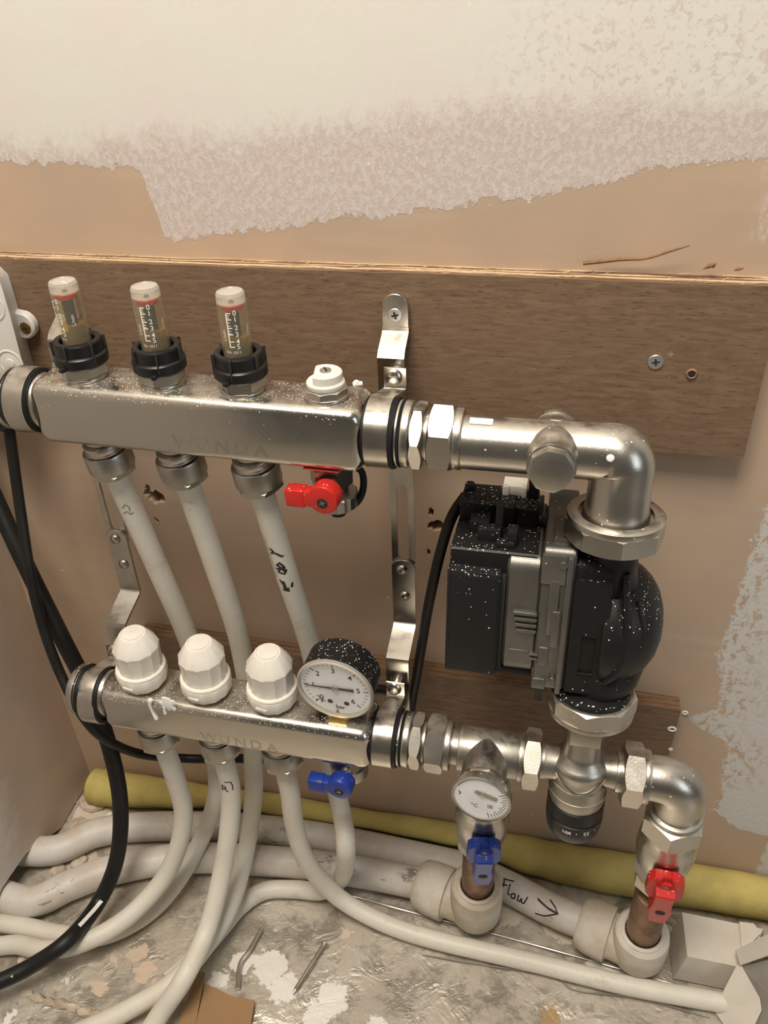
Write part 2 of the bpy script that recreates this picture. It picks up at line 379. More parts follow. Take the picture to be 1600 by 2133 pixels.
def floor_material():
    m, nt, p = new('dusty_foil_floor')
    P = pos(nt)
    cr = noise(nt, P, 26, 6, 0.6, 0.8)
    dirt = smooth(nt, noise(nt, P, 38, 6, 0.68), 0.40, 0.62)
    c = mixc(nt, smooth(nt, cr, 0.3, 0.7), (0.50, 0.46, 0.39), (0.63, 0.59, 0.51))
    c = mixc(nt, mth(nt, 'MULTIPLY', dirt, 0.6), c, (0.40, 0.34, 0.26))
    brown = smooth(nt, noise(nt, P, 150, 5, 0.7), 0.62, 0.70)
    c = mixc(nt, mth(nt, 'MULTIPLY', brown, 0.6), c, (0.20, 0.14, 0.09))
    met = mth(nt, 'MULTIPLY', mth(nt, 'SUBTRACT', 1.0, mth(nt, 'MULTIPLY', dirt, 0.85)), 0.72)
    splat = None
    rag = mth(nt, 'MULTIPLY', mth(nt, 'SUBTRACT', noise(nt, P, 130, 6, 0.7), 0.5), 0.028)
    def blob(px, py, r, col, k=1.0):
        nonlocal c, met
        q = at(px, py, z=2)
        v = nd(nt, 'ShaderNodeVectorMath', operation='DISTANCE'); nt.links.new(P, v.inputs[0])
        v.inputs[1].default_value = (q.x*S, q.y*S, 0.002)
        d = mth(nt, 'ADD', v.outputs['Value'], rag)
        f = mth(nt, 'SUBTRACT', 1.0, smooth(nt, d, r*S*0.9, r*S*1.02))
        f = mth(nt, 'MULTIPLY', f, k)
        c = mixc(nt, f, c, col); met = mth(nt, 'MULTIPLY', met, mth(nt, 'SUBTRACT', 1.0, f))
    W_, BE = (0.80, 0.77, 0.70), (0.62, 0.50, 0.38)
    for a in ((560, 2010, 17, W_), (505, 1998, 11, W_), (590, 2055, 13, W_), (690, 2080, 14, W_), (660, 2110, 12, W_), (780, 2130, 9, W_),
              (455, 2035, 9, W_), (285, 1985, 9, BE), (300, 2020, 10, BE), (240, 1990, 6, BE), (205, 2052, 8, BE), (325, 2040, 4, BE),
              (135, 2034, 4, W_), (20, 2115, 6, W_), (90, 1995, 5, W_), (190, 1925, 8, BE), (720, 1940, 6, BE), (1150, 2120, 9, (0.40, 0.27, 0.13)), (1180, 1915, 22, (0.66, 0.60, 0.50)), (1060, 1890, 16, (0.60, 0.53, 0.42)), (1270, 2010, 18, (0.66, 0.62, 0.54)), (190, 1690, 20, (0.66, 0.58, 0.47)), (170, 1790, 16, (0.60, 0.52, 0.42))):
        blob(*a)
    nt.links.new(c, p.inputs['Base Color']); nt.links.new(met, p.inputs['Metallic'])
    nt.links.new(mth(nt, 'ADD', mth(nt, 'MULTIPLY', dirt, 0.28), 0.30), p.inputs['Roughness'])
    b = nd(nt, 'ShaderNodeBump'); b.inputs['Strength'].default_value = 0.45; b.inputs['Distance'].default_value = 0.003
    wr = mth(nt, 'ABSOLUTE', mth(nt, 'SUBTRACT', noise(nt, P, 34, 4, 0.55, 1.4), 0.5))
    h = mth(nt, 'ADD', mth(nt, 'MULTIPLY', wr, -1.5), mth(nt, 'ADD', cr, mth(nt, 'MULTIPLY', noise(nt, P, 170, 5, 0.65), 0.25)))
    nt.links.new(h, b.inputs['Height']); nt.links.new(b.outputs[0], p.inputs['Normal'])
    return m


M['floor'] = floor_material()


# ------------------------------------------------------------------ mesh helpers
def T(x, y, z): return Matrix.Translation((x, y, z))
def RX(a): return Matrix.Rotation(R(a), 4, 'X')
def RY(a): return Matrix.Rotation(R(a), 4, 'Y')
def RZ(a): return Matrix.Rotation(R(a), 4, 'Z')
I4 = Matrix.Identity(4)


def axis(o, d, up=(0, 0, 1)):
    """frame with local Z along d, at o"""
    z = Vector(d).normalized(); u = Vector(up)
    if abs(z.dot(u)) > 0.98: u = Vector((0, -1, 0))
    x = u.cross(z).normalized(); y = z.cross(x)
    m = Matrix((x, y, z)).transposed().to_4x4(); m.translation = Vector(o)
    return m


class MB:
    def __init__(s): s.v = []; s.f = []

    def add(s, vs, fs, m=I4):
        o = len(s.v); s.v += [m @ Vector(v) for v in vs]; s.f += [[o+i for i in f] for f in fs]
        return s

    def rings(s, rings, m=I4, cap0=True, cap1=True, loop=False):
        n = len(rings[0]); vs = [p for r in rings for p in r]; fs = []
        k = len(rings)
        for i in range(k if loop else k-1):
            a, b = i*n, ((i+1) % k)*n
            for j in range(n):
                j2 = (j+1) % n
                fs.append([a+j, a+j2, b+j2, b+j])
        if not loop:
            if cap0: fs.append(list(range(n))[::-1])
            if cap1: fs.append([(k-1)*n+j for j in range(n)])
        return s.add(vs, fs, m)

    def lathe(s, prof, m=I4, seg=36, cap0=True, cap1=True, loop=False):
        rings = [[(max(r, .01)*math.cos(2*PI*j/seg), max(r, .01)*math.sin(2*PI*j/seg), h) for j in range(seg)] for r, h in prof]
        return s.rings(rings, m, cap0, cap1, loop)

    def cyl(s, r, h0, h1, m=I4, seg=32, b=0.6):
        b = min(b, (h1-h0)/2.2, r*0.6)
        return s.lathe([(r-b, h0), (r-b*.3, h0+b*.3), (r, h0+b), (r, h1-b), (r-b*.3, h1-b*.3), (r-b, h1)], m, seg)

    def hexn(s, af, h0, h1, m=I4, n=6, sub=6, rot=0.0, ch=0.96):
        """nut with chamfered corners"""
        r0 = af/2*ch; ks = n*sub
        def rh(t): 
            a = (t % (2*PI/n)) - PI/n
            return af/2/math.cos(a)
        rg = [[], [], [], []]
        for j in range(ks):
            t = 2*PI*j/ks; rr = rh(t); d = (rr-r0)*0.55
            for i, (r_, h) in enumerate(((r0, h0), (rr, h0+d), (rr, h1-d), (r0, h1))):
                rg[i].append((r_*math.cos(t+rot), r_*math.sin(t+rot), h))
        return s.rings(rg, m)

    def prism(s, pts, h0, h1, m=I4, bev=0.0):
        if bev:
            c = Vector((sum(p[0] for p in pts)/len(pts), sum(p[1] for p in pts)/len(pts)))
            ins = inset(pts, bev)
            rg = [[(x, y, h0) for x, y in ins], [(x, y, h0+bev) for x, y in pts], [(x, y, h1-bev) for x, y in pts], [(x, y, h1) for x, y in ins]]
        else:
            rg = [[(x, y, h0) for x, y in pts], [(x, y, h1) for x, y in pts]]
        return s.rings(rg, m)

    def box(s, x0, x1, y0, y1, z0, z1, m=I4, b=0.8, seg=2):
        b = min(b, abs(x1-x0)/2.05, abs(y1-y0)/2.05, abs(z1-z0)/2.05)
        pts = rrect(x0, x1, y0, y1, b, seg)
        rg = []
        for i in range(seg+1):
            a = PI/2*i/seg; e = b*(1-math.sin(a)); h = b*(1-math.cos(a))
            rg.append([(x, y, z0+h) for x, y in rrect(x0+e, x1-e, y0+e, y1-e, max(b-e, .02), seg)])
        for i in range(seg, -1, -1):
            a = PI/2*i/seg; e = b*(1-math.sin(a)); h = b*(1-math.cos(a))
            rg.append([(x, y, z1-h) for x, y in rrect(x0+e, x1-e, y0+e, y1-e, max(b-e, .02), seg)])
        return s.rings(rg, m)

    def tube(s, pts, r, seg=16, caps=True, m=I4):
        pts = [Vector(p) for p in pts]; n = len(pts)
        rs = r if isinstance(r, (list, tuple)) else [r]*n
        fr = frames(pts)
        rg = []
        for (p, t, u, w), q in zip(fr, rs):
            rg.append([p+q*(math.cos(2*PI*j/seg)*u+math.sin(2*PI*j/seg)*w) for j in range(seg)])
        return s.rings(rg, m, caps, caps)

    def strip(s, path, x0, x1, t, m=I4):
        """bent sheet: path of (y,z) points, width along x, thickness t"""
        P = [Vector(p) for p in path]; n = len(P); rg = []
        for i in range(n):
            a = P[min(i+1, n-1)]-P[max(i-1, 0)]; nn = Vector((-a.y, a.x)).normalized()*t/2
            A, B = P[i]+nn, P[i]-nn
            rg.append([(x0, A.x, A.y), (x1, A.x, A.y), (x1, B.x, B.y), (x0, B.x, B.y)])
        return s.rings(rg, m)

    def plate(s, outer, inner, h0, h1, m=I4):
        """plate with a hole: outer and inner loops with equal counts"""
        n = len(outer)
        rg = [[(x, y, h0) for x, y in outer], [(x, y, h1) for x, y in outer], [(x, y, h1) for x, y in inner], [(x, y, h0) for x, y in inner]]
        return s.rings(rg, m, loop=True)

    def mesh(s, name, mt, angle=38, off=Vector((0, 0, 0))):
        me = bpy.data.meshes.new(name)
        me.from_pydata([(v-off)*S for v in s.v], [], s.f)
        bm = bmesh.new(); bm.from_mesh(me); bmesh.ops.recalc_face_normals(bm, faces=bm.faces); bm.to_mesh(me); bm.free()
        me.polygons.foreach_set('use_smooth', [True]*len(me.polygons))
        me.set_sharp_from_angle(angle=R(angle))
        me.materials.append(M[mt] if isinstance(mt, str) else mt)
        return me


def inset(pts, d):
    n = len(pts); out = []
    area_ = sum(pts[i][0]*pts[(i+1) % n][1]-pts[(i+1) % n][0]*pts[i][1] for i in range(n))
    sg = 1 if area_ > 0 else -1
    for i in range(n):
        p, a, b = Vector(pts[i]), Vector(pts[i-1]), Vector(pts[(i+1) % n])
        e1 = (p-a).normalized(); e2 = (b-p).normalized()
        n1 = Vector((-e1.y, e1.x))*sg; n2 = Vector((-e2.y, e2.x))*sg
        k = n1+n2
        l = max(k.length_squared, 0.3)
        out.append(tuple(p+k*(2*d/l)*1.0))
    return out


def rrect(x0, x1, y0, y1, r, seg=4):
    out = []
    for cx, cy, a0 in ((x1-r, y1-r, 0), (x0+r, y1-r, 90), (x0+r, y0+r, 180), (x1-r, y0+r, 270)):
        for i in range(seg+1):
            a = R(a0+90*i/seg); out.append((cx+r*math.cos(a), cy+r*math.sin(a)))
    return out


def frames(pts):
    n = len(pts); out = []; u = None
    for i in range(n):
        t = (pts[min(i+1, n-1)]-pts[max(i-1, 0)]).normalized()
        if u is None:
            u = Vector((0, -1, 0)) if abs(t.y) < 0.9 else Vector((0, 0, 1))
        u = (u-t*u.dot(t)).normalized(); w = t.cross(u)
        out.append((pts[i], t, u, w))
    return out


def crv(pts, n=8):
    P = [Vector(p) for p in pts]; out = []
    P = [P[0]*2-P[1]]+P+[P[-1]*2-P[-2]]
    for i in range(1, len(P)-2):
        a, b, c, d = P[i-1:i+3]
        for k in range(n):
            t = k/n
            out.append(0.5*((2*b)+(c-a)*t+(2*a-5*b+4*c-d)*t*t+(3*b-a-3*c+d)*t**3))
    out.append(P[-2])
    return out


# ------------------------------------------------------------------ things and parts
def thing(name, label, cat, loc=(0, 0, 0), group=None):
    o = bpy.data.objects.new(name, None); COL.objects.link(o)
    o.empty_display_size = 0.01; o.location = Vector(loc)*S
    o['label'] = label; o['category'] = cat
    if group: o['group'] = group
    return o


def wloc(o):
    v = Vector(o.location)
    while o.parent: o = o.parent; v += Vector(o.location)
    return v/S


def part(name, mb, mt, parent, label=None, angle=38):
    o = bpy.data.objects.new(name, mb.mesh(name, mt, angle, wloc(parent))); COL.objects.link(o)
    # a sub-part hangs on a mesh that has no offset of its own
    o.parent = parent
    if label: o['label'] = label
    return o


def solo(name, mb, mt, label, cat, loc=None, group=None, angle=38):
    """a thing that is a single mesh"""
    if loc is None:
        n = len(mb.v); loc = Vector((sum(v.x for v in mb.v)/n, sum(v.y for v in mb.v)/n, min(v.z for v in mb.v)))
    loc = Vector(loc)
    o = bpy.data.objects.new(name, mb.mesh(name, mt, angle, loc)); COL.objects.link(o)
    o.location = loc*S; o['label'] = label; o['category'] = cat
    if group: o['group'] = group
    return o


def struct(name, mb, mt, loc=(0, 0, 0), angle=38):
    o = bpy.data.objects.new(name, mb.mesh(name, mt, angle, Vector(loc))); COL.objects.link(o)
    o.location = Vector(loc)*S; o['kind'] = 'structure'
    return o


def text2d(txt, size, bold=0.0):
    cu = bpy.data.curves.new('lettering', 'FONT'); cu.body = txt; cu.size = size; cu.offset = bold
    cu.align_x = 'CENTER'; cu.align_y = 'CENTER'; cu.resolution_u = 3
    o = bpy.data.objects.new('lettering', cu); COL.objects.link(o)
    bpy.context.view_layer.update()
    me = bpy.data.meshes.new_from_object(o.evaluated_get(bpy.context.evaluated_depsgraph_get()))
    vs = [(v.co.x, v.co.y) for v in me.vertices]; fs = [list(p.vertices) for p in me.polygons]
    bpy.data.objects.remove(o); bpy.data.curves.remove(cu); bpy.data.meshes.remove(me)
    return vs, fs


def put_text(mb, wrap, txt, size, x=0, y=0, rot=0, bold=0.0, sx=1.0):
    vs, fs = text2d(txt, size, bold)
    c, s = math.cos(R(rot)), math.sin(R(rot))
    mb.add([wrap(x+(u*sx*c-v*s), y+(u*sx*s+v*c)) for u, v in vs], fs)


def put_line(mb, wrap, pts, w, n=3):
    """ribbon stroke through 2D points"""
    P = []
    for i in range(len(pts)-1):
        for k in range(n): P.append(Vector(pts[i]).lerp(Vector(pts[i+1]), k/n))
    P.append(Vector(pts[-1])); vs = []; fs = []
    c = 4 if w > 1.1 else 1
    for i, p in enumerate(P):
        t = (P[min(i+1, len(P)-1)]-P[max(i-1, 0)]).normalized(); q = Vector((-t.y, t.x))*w/2
        for j in range(c+1): vs.append(wrap(*(p+q*(1-2*j/c))))
    for i in range(len(P)-1):
        for j in range(c):
            a = i*(c+1)+j; fs.append([a, a+1, a+c+2, a+c+1])
    mb.add(vs, fs)


def wrap_cyl(m, r, a0):
    """u mm around, v mm along local Z; a0 = angle of u=0, seen from outside u runs to the right"""
    def f(u, v):
        a = a0+u/r
        return m @ Vector((r*math.cos(a), r*math.sin(a), v))
    return f


def wrap_plane(m):
    return lambda u, v: m @ Vector((u, v, 0))


def wrap_path(pts, r, side):
    """u mm across, v mm along a tube; side = world direction the writing faces"""
    fr = frames(pts); L = [0]
    for i in range(1, len(pts)): L.append(L[-1]+(pts[i]-pts[i-1]).length)
    def f(u, v):
        i = 0
        while i < len(L)-2 and L[i+1] < v: i += 1
        k = (v-L[i])/max(L[i+1]-L[i], 1e-6)
        p = pts[i].lerp(pts[i+1], k); t = (pts[i+1]-pts[i]).normalized()
        n = Vector(side); n = (n-t*n.dot(t)).normalized(); w = t.cross(n)
        a = u/r
        return p+r*(math.cos(a)*n+math.sin(a)*w)
    return f


def phillips(mb_head, r, m, dome=1.2):
    mb_head.lathe([(r*.9, 0), (r, .35), (r*.97, .6), (r*.8, .6+dome*.55), (r*.5, .6+dome*.9), (.02, .6+dome)], m, 24)


def cross(mb, r, h, m, w=None):
    w = w or r*.30
    mb.box(-r, r, -w/2, w/2, h-.3, h+.12, m, .08, 1); mb.box(-w/2, w/2, -r, r, h-.3, h+.125, m, .08, 1)


# ================================================================== SETTING
XL = -176.0
wall = MB().box(XL-60, 1300, 0, 70, -40, 1500, b=.1, seg=1)
wall_o = struct('wall_back', wall, 'wall')
# broken fixing holes: really cut into the plaster
def cut(o, cutters):
    for c in cutters:
        me = c.mesh('cutter', 'dark'); co = bpy.data.objects.new('cutter', me); COL.objects.link(co)
        md = o.modifiers.new('b', 'BOOLEAN'); md.operation = 'DIFFERENCE'; md.solver = 'EXACT'; md.object = co
        bpy.context.view_layer.update()
        ev = o.evaluated_get(bpy.context.evaluated_depsgraph_get())
        nm = bpy.data.meshes.new_from_object(ev)
        o.modifiers.clear(); o.data = nm
        bpy.data.objects.remove(co)


rnd = random.Random(5)
def ragged(px, py, rx, rz, depth, n=18, k=.3, rot=0):
    c = at(px, py, y=0); pts = []
    for i in range(n):
        a = 2*PI*i/n; q = 1+rnd.uniform(-k, k)
        u, v = rx*q*math.cos(a), rz*q*math.sin(a)
        pts.append((c.x+u*math.cos(R(rot))-v*math.sin(R(rot)), c.z+u*math.sin(R(rot))+v*math.cos(R(rot))))
    mb = MB(); mb.rings([[(x, -3, z) for x, z in pts], [(c.x+(x-c.x)*.7, depth, c.z+(z-c.z)*.7) for x, z in pts]])
    return mb


cut(wall_o, [ragged(322, 1036, 8.5, 6.5, 22, rot=-30), ragged(307, 1016, 2.2, 3.6, 12), ragged(906, 1096, 7.2, 5.0, 24), ragged(898, 1068, 2.2, 5, 12),
             ragged(326, 1083, 3.6, 1.6, 5, rot=-50), ragged(893, 1150, 1.6, 4.0, 6)])
wall_o.data.materials.clear(); wall_o.data.materials.append(M['wall'])
wall_o.data.polygons.foreach_set('use_smooth', [False]*len(wall_o.data.polygons))
wall_o.data.polygons.foreach_set('material_index', [0]*len(wall_o.data.polygons))

# return wall on the left, bottom edge chopped off above the pipes
sw = MB()
pts = [(8, 3), (-14, 1), (-40, 2), (-62, 0), (-85, 14), (-112, 30), (-150, 33), (-178, 20), (-205, 15), (-900, 15), (-900, 1500), (8, 1500)]
sw.rings([[(XL, y, z) for y, z in pts], [(XL-70, y, z) for y, z in pts]])
struct('wall_left', sw, 'sidewall')

# floor: crumpled foil-faced board, a real height field
rf = random.Random(2)
fx0, fx1, fy0, fy1, nx, ny = -300., 1300., -900., 60., 210, 130
ea, eb = at(700, 1885, z=0), at(1490, 2083, z=0)
eb2 = ea+(eb-ea)*2.5
waves = [(rf.uniform(.01, .07), rf.uniform(.01, .07), rf.uniform(0, 6.3), rf.uniform(.15, .6)) for _ in range(14)]
vs = []
for j in range(ny+1):
    for i in range(nx+1):
        x = fx0+(fx1-fx0)*i/nx; y = fy0+(fy1-fy0)*j/ny
        z = sum(a*math.sin(x*kx*s1+y*ky+ph) for (kx, ky, ph, a), s1 in zip(waves, [1, -1]*7))*.55-1.2
        vs.append((x, y, min(z, 0.6)))
fs = [[j*(nx+1)+i, j*(nx+1)+i+1, (j+1)*(nx+1)+i+1, (j+1)*(nx+1)+i] for j in range(ny) for i in range(nx)]
floor_o = struct('floor', MB().add(vs, fs), 'floor', angle=60)
# raised foil lip of the board joint running towards the carton
lip = MB()
pl = crv([at(560, 1868, z=2), at(700, 1872, z=2.5), at(830, 1905, z=3), at(1000, 1950, z=3), at(1200, 2005, z=3), at(1350, 2048, z=3), at(1500, 2090, z=3)], 8)
lip.tube([p+Vector((0, 6, -1.4)) for p in pl], [.8+.5*math.sin(i*.9) for i in range(len(pl))], 8)
part('foil_lip', lip, 'foilm', floor_o, 'bright creased foil edge along the board joint')
lip2 = MB()
pl2 = crv([at(880, 1988, z=1), at(1010, 2010, z=1), at(1150, 2030, z=2), at(1200, 2062, z=2), at(1330, 2078, z=1), at(1480, 2120, z=1)], 8)
lip2.tube([p+Vector((0, 0, -.6)) for p in pl2], [.5+.4*abs(math.sin(i*.4)) for i in range(len(pl2))], 6)
part('foil_crease', lip2, 'foilm', floor_o)
cr3 = MB()
cr3.tube(crv([at(545, 1935, z=1), at(520, 1980, z=2), at(500, 2010, z=1.5), at(495, 2060, z=1.5)], 6), 2.2, 8)
part('foil_crease', cr3, 'foilm', floor_o)
# torn strip at the near left: a groove edge of broken screed
rg_ = random.Random(21)
for k in range(9):
    q = at(55+24*k, 2070+7*k+rg_.uniform(-3, 3), z=1); n = 7; rings_ = []
    for h_, kk_ in ((-1, 1), (1.6, .95), (3.2, .5)): rings_.append([(q.x+7.5*kk_*rg_.uniform(.7, 1.2)*math.cos(2*PI*j/n), q.y+3.6*kk_*rg_.uniform(.7, 1.3)*math.sin(2*PI*j/n), h_) for j in range(n)])
    part('broken_edge', MB().rings(rings_), 'rubble', floor_o, None, 25)

# ================================================================== BOARDS
def board(name, label, x0, x1, z0, z1, th, edge_light, seed, bow=0.0):
    t = thing(name, label, 'plywood', (x0, -th/2, z0))
    rr = random.Random(seed)
    n = 7; lay = [0.6, 1.0, 1.0, 1.0, 1.0, 1.0, 0.6]; tot = sum(lay); y = 0.0
    for i in range(n):
        d = th*lay[i]/tot
        mb = MB(); k = 40; e = rr.uniform(-.5, .1)
        top = [(x0+(x1-x0)*j/k, z1+e+rr.uniform(-.35, .35)) for j in range(k+1)]
        xr = x1+rr.uniform(-.5, .2)
        pts = [(x0, z0)]+[(xr, z0+rr.uniform(0, .5))]+[(min(x, xr), z) for x, z in top[::-1]]
        mb.rings([[(x, -y, z) for x, z in pts], [(x, -(y+d-.05), z) for x, z in pts]])
        y += d
        mt = 'plyface' if i == n-1 else (('plypale' if edge_light == 0 else 'plymid') if i % 2 == edge_light else 'plydark')
        part('veneer', mb, mt, t, 'brown face veneer' if i == n-1 else None, angle=30)
    return t


ub = board('plywood_board', 'wide dark plywood board screwed to the plaster behind the topmost steel bar', -320, 394.6, 459.5, 568.5, 15.2, 0, 3)
lb = board('plywood_board', 'narrower plywood batten low on the wall behind the gauge and pump', -62, 391.5, 150, 236.5, 15.2, 1, 4)
# lower batten drops a little to the right
lb.rotation_euler = (0, R(1.1), 0); lb.location.z = (150+5.6)*S
# splinters on the sawn top edge of the wide board
sp = MB()
a = [at(1215, 548, y=-6), at(1290, 540, y=-6), at(1345, 538, y=-6), at(1390, 525, y=-8), at(1437, 511, y=-10)]
sp.tube(crv(a, 6), [1.3, 1.3, 1.4, 1.4, 1.4, 1.3, 1.2, 1.2, 1.1, 1.0, 1.0, .9, .9, .8, .8, .8, .8, .8, .8, .7, .7, .6, .6, .5, .4], 6)
part('splinter', sp, 'splinter', ub, 'long curled sliver of veneer')
for (a0, b0, c0, d0, r0) in ((1465, 560, 1492, 549, 1.4), (1530, 563, 1548, 559, 1.1), (1485, 558, 1490, 551, .8)):
    s2 = MB(); s2.tube([at(a0, b0, y=-5), at((a0+c0)/2, (b0+d0)/2-1, y=-6), at(c0, d0, y=-7)], [.4, r0, .5], 6)
    part('splinter', s2, 'splinter', ub)
rr = random.Random(9); fz = MB()
for i in range(150):
    x = rr.uniform(-120, 394); y = -rr.uniform(.5, 14.8); l = rr.uniform(1.5, 7); an = rr.uniform(-.5, .5)
    p = Vector((x, y, 568.4)); q = p+Vector((l*math.cos(an), -l*math.sin(an)*.4, rr.uniform(.1, 1.4)))
    fz.tube([p, q], [.22, .08], 4)
o = part('sawn_fibres', fz, 'plypale', ub, 'frayed pale fibres along the sawn edge'); o['kind'] = 'stuff'
# empty screw hole in the board: crater of torn veneer
c = at(1441, 779, y=-15.4)
hm = axis(c, (0, -1, 0))
h = MB(); h.lathe([(2.0, .25), (2.6, .9), (3.4, .35), (3.6, 0)], hm, 14, False, False)
h2 = MB(); h2.cyl(2.1, -.2, .3, hm, 14, .05)
ho = part('screw_hole', h, 'splinter', ub, 'empty screw hole with torn rim'); part('bore', h2, 'dark', ho)


def wood_screw(px, py, label, r=4.6, tilt=0):
    c = at(px, py, y=-15.2); t = thing('wood_screw', label, 'screw', c)
    m = axis(c, (0, -1, 0)) @ RZ(tilt)
    b = MB().lathe([(r, -.2), (r, .35), (r*.93, .75), (r*.55, .8), (.02, .8)], m, 28); part('head', b, 'zinc', t)
    x = MB(); cross(x, r*.48, .75, m, r*.26); part('cross_slot', x, 'dark', t)
    return t


wood_screw(1366, 754, 'bare zinc cross-head screw sunk in the wide plywood board', tilt=10)

# ================================================================== MANIFOLD BARS
TU = RY(1.15)                                                       # the topmost bar falls slightly to the right
MU = T(0, -85, 502.5) @ TU
ML = T(0, -109, 270) @ RY(0.8)


def bar(name, label, m, hz, mt='steel'):
    t = thing(name, label, 'manifold', m @ Vector((72, 0, -18)))
    mb = MB(); hx = 19.0
    def sec(x, e, rr): return [(x, a, b) for a, b in rrect(-hx+e, hx-e, -hz+e, hz-e, rr, 6)]
    rg = []
    for i in range(7):
        a = PI/2*i/6; rg.append(sec(-32+9*(1-math.cos(a)) if 0 else -32+9*(1-math.sin(PI/2-a)) if 0 else -32+9*(1-math.cos(a)), 9*(1-math.sin(a)), max(6.5, 6.5+5*(1-math.sin(a)))))
    for i in range(6, -1, -1):
        a = PI/2*i/6; rg.append(sec(176-9*(1-math.cos(a)), 9*(1-math.sin(a)), max(6.5, 6.5+5*(1-math.sin(a)))))
    mb.rings(rg, m)
    part('bar_body', mb, mt, t, 'brushed stainless bar with rounded corners')
    ax = m @ Matrix.Rotation(R(90), 4, 'Y')                         # local Z runs along the bar
    ok = MB().lathe([(17, -36), (19.2, -36), (19.8, -34.5), (19.2, -33), (17, -33)], ax, 40, loop=True); part('seal_ring', ok, 'rubber', t)
    nk = MB().cyl(17.6, -52, -30, ax, 40); part('bar_neck', nk, 'nickel', t)
    cp = MB().lathe([(12, -60), (17.5, -58.5), (19.4, -55.5), (19.4, -52.8), (18.2, -52.2), (18.2, -51.4), (12, -51.2)], ax, 40); part('end_cap', cp, 'nickel', t, 'rounded nickel end cap')
    o2 = MB().lathe([(17, -51.4), (19.0, -51.4), (19.6, -50.2), (19.0, -49), (17, -49)], ax, 40, loop=True); part('seal_ring', o2, 'rubber', t)
    nr = MB().cyl(17.6, 174, 200, ax, 40); part('bar_neck', nr, 'nickel', t)
    o3 = MB().lathe([(17, 188.6), (20.6, 188.6), (21.2, 190), (20.6, 191.6), (17, 191.6)], ax, 40, loop=True); part('seal_ring', o3, 'rubber', t)
    o4 = MB().lathe([(17, 193.6), (19.2, 193.6), (19.7, 194.3), (19.2, 195), (17, 195)], ax, 40, loop=True); part('seal_ring', o4, 'rubber', t)
    r5 = MB().cyl(19.4, 195.2, 199.6, ax, 40, .5); part('collar', r5, 'nickel', t)
    r6 = MB().cyl(19.3, 191.8, 193.5, ax, 40, .4); part('collar', r6, 'nickel', t)
    for i in range(4):                                              # threaded sockets under the bar
        s_ = MB().cyl(10.5, -hz-4.5, -hz+1, m @ T(50*i, 0, 0), 28, .5); part('port_socket', s_, 'nickel', t)
    return t


bu = bar('manifold_bar', 'stainless steel bar carrying the clear flow meters, topmost of the two', MU, 20.0)
bl = bar('manifold_bar', 'stainless steel bar carrying the white caps and pressure gauge, lower of the two', ML, 18.4)
# ghost of peeled-off lettering on the front faces
for b_, m_, px0, txt in ((bu, MU, 92, 'WUNDA'), (bl, ML, 80, 'WUNDA')):
    mb = MB(); w = wrap_plane(m_ @ T(0, -19.05, 0) @ RX(90))
    for i, ch in enumerate(txt): put_text(mb, w, ch, 12.5, px0-24+12*i-2, -9.5+(0.3 if i % 2 else 0), bold=.25)
    part('faded_lettering', mb, 'residue', b_, 'ghosted dark lettering left by a peeled label')
# reflections of the red and blue levers, painted as patches under the bars
mb = MB().box(138, 160, -17.6, -11, -20.12, -19.6, MU, .2); part('lever_reflection', mb, 'redreflect', bu, 'painted red reflection of the drain lever')
mb = MB().box(138, 156, -16.4, -10, -18.52, -18.0, ML, .2); part('lever_reflection', mb, 'blue', bl, 'painted blue reflection of the drain lever')
# white paint drips on the lower bar
def splat(px, py, rx, rz, n, seed, yv):
    q = random.Random(seed); c = at(px, py, y=yv); vs = []
    for i in range(n):
        a = 2*PI*i/n; k = 1+q.uniform(-.28, .28); vs.append((c.x+rx*k*math.cos(a), c.z+rz*k*math.sin(a)))
    return c, vs
dr = MB()
c, vs_ = splat(350, 1466, 5.6, 6.2, 20, 1, -128)
dr.rings([[(x, -127.6, z) for x, z in vs_], [(x, -128.5, z) for x, z in vs_], [(c.x+(x-c.x)*.7, -129.0, c.z+(z-c.z)*.7) for x, z in vs_]])
dr.tube([(c.x-3.4, -128.2, c.z-3), (c.x-3.9, -128.4, c.z-7), (c.x-3.9, -128.4, c.z-10)], [1.2, 1.0, 1.3], 8)
e = at(312, 1466, y=-128)
dr.tube(crv([(e.x+1, -127.2, e.z+4), (e.x, -128.2, e.z-1), (e.x+.6, -128.3, e.z-8), (e.x+2.4, -128.4, e.z-15)], 5), [1.6, 2.0, 1.7, 1.4, 1.3, 1.2, 1.1, 1.0, .9, .9, .9, 1, 1.1, 1.3, 1.4, 1.3], 8)
part('paint_drip', dr, 'paint', bl, 'splash and run of white emulsion')
c, vs_ = splat(511, 1452, 1.9, 1.5, 10, 6, -125)
d2 = MB(); d2.rings([[(x, -123, 284.1+(z-c.z)*0) for x, z in vs_], [(x, -123-(z-c.z), 284.25) for x, z in vs_]]); part('paint_drip', d2, 'paint', bl)
# crumb of plaster on the topmost bar
cb = at(745, 800, z=518); cm = MB(); cm.box(-3, 3, -1.6, 1.6, 0, 2.0, T(cb.x, cb.y, 517.2) @ RZ(20), .6); cm.box(-1.2, 2, -1, 1.5, 1, 3.0, T(cb.x-1, cb.y, 517.2) @ RZ(-30), .5)
solo('plaster_crumb', cm, 'paint', 'small cream crumb of plaster lying on the topmost steel bar', 'debris')


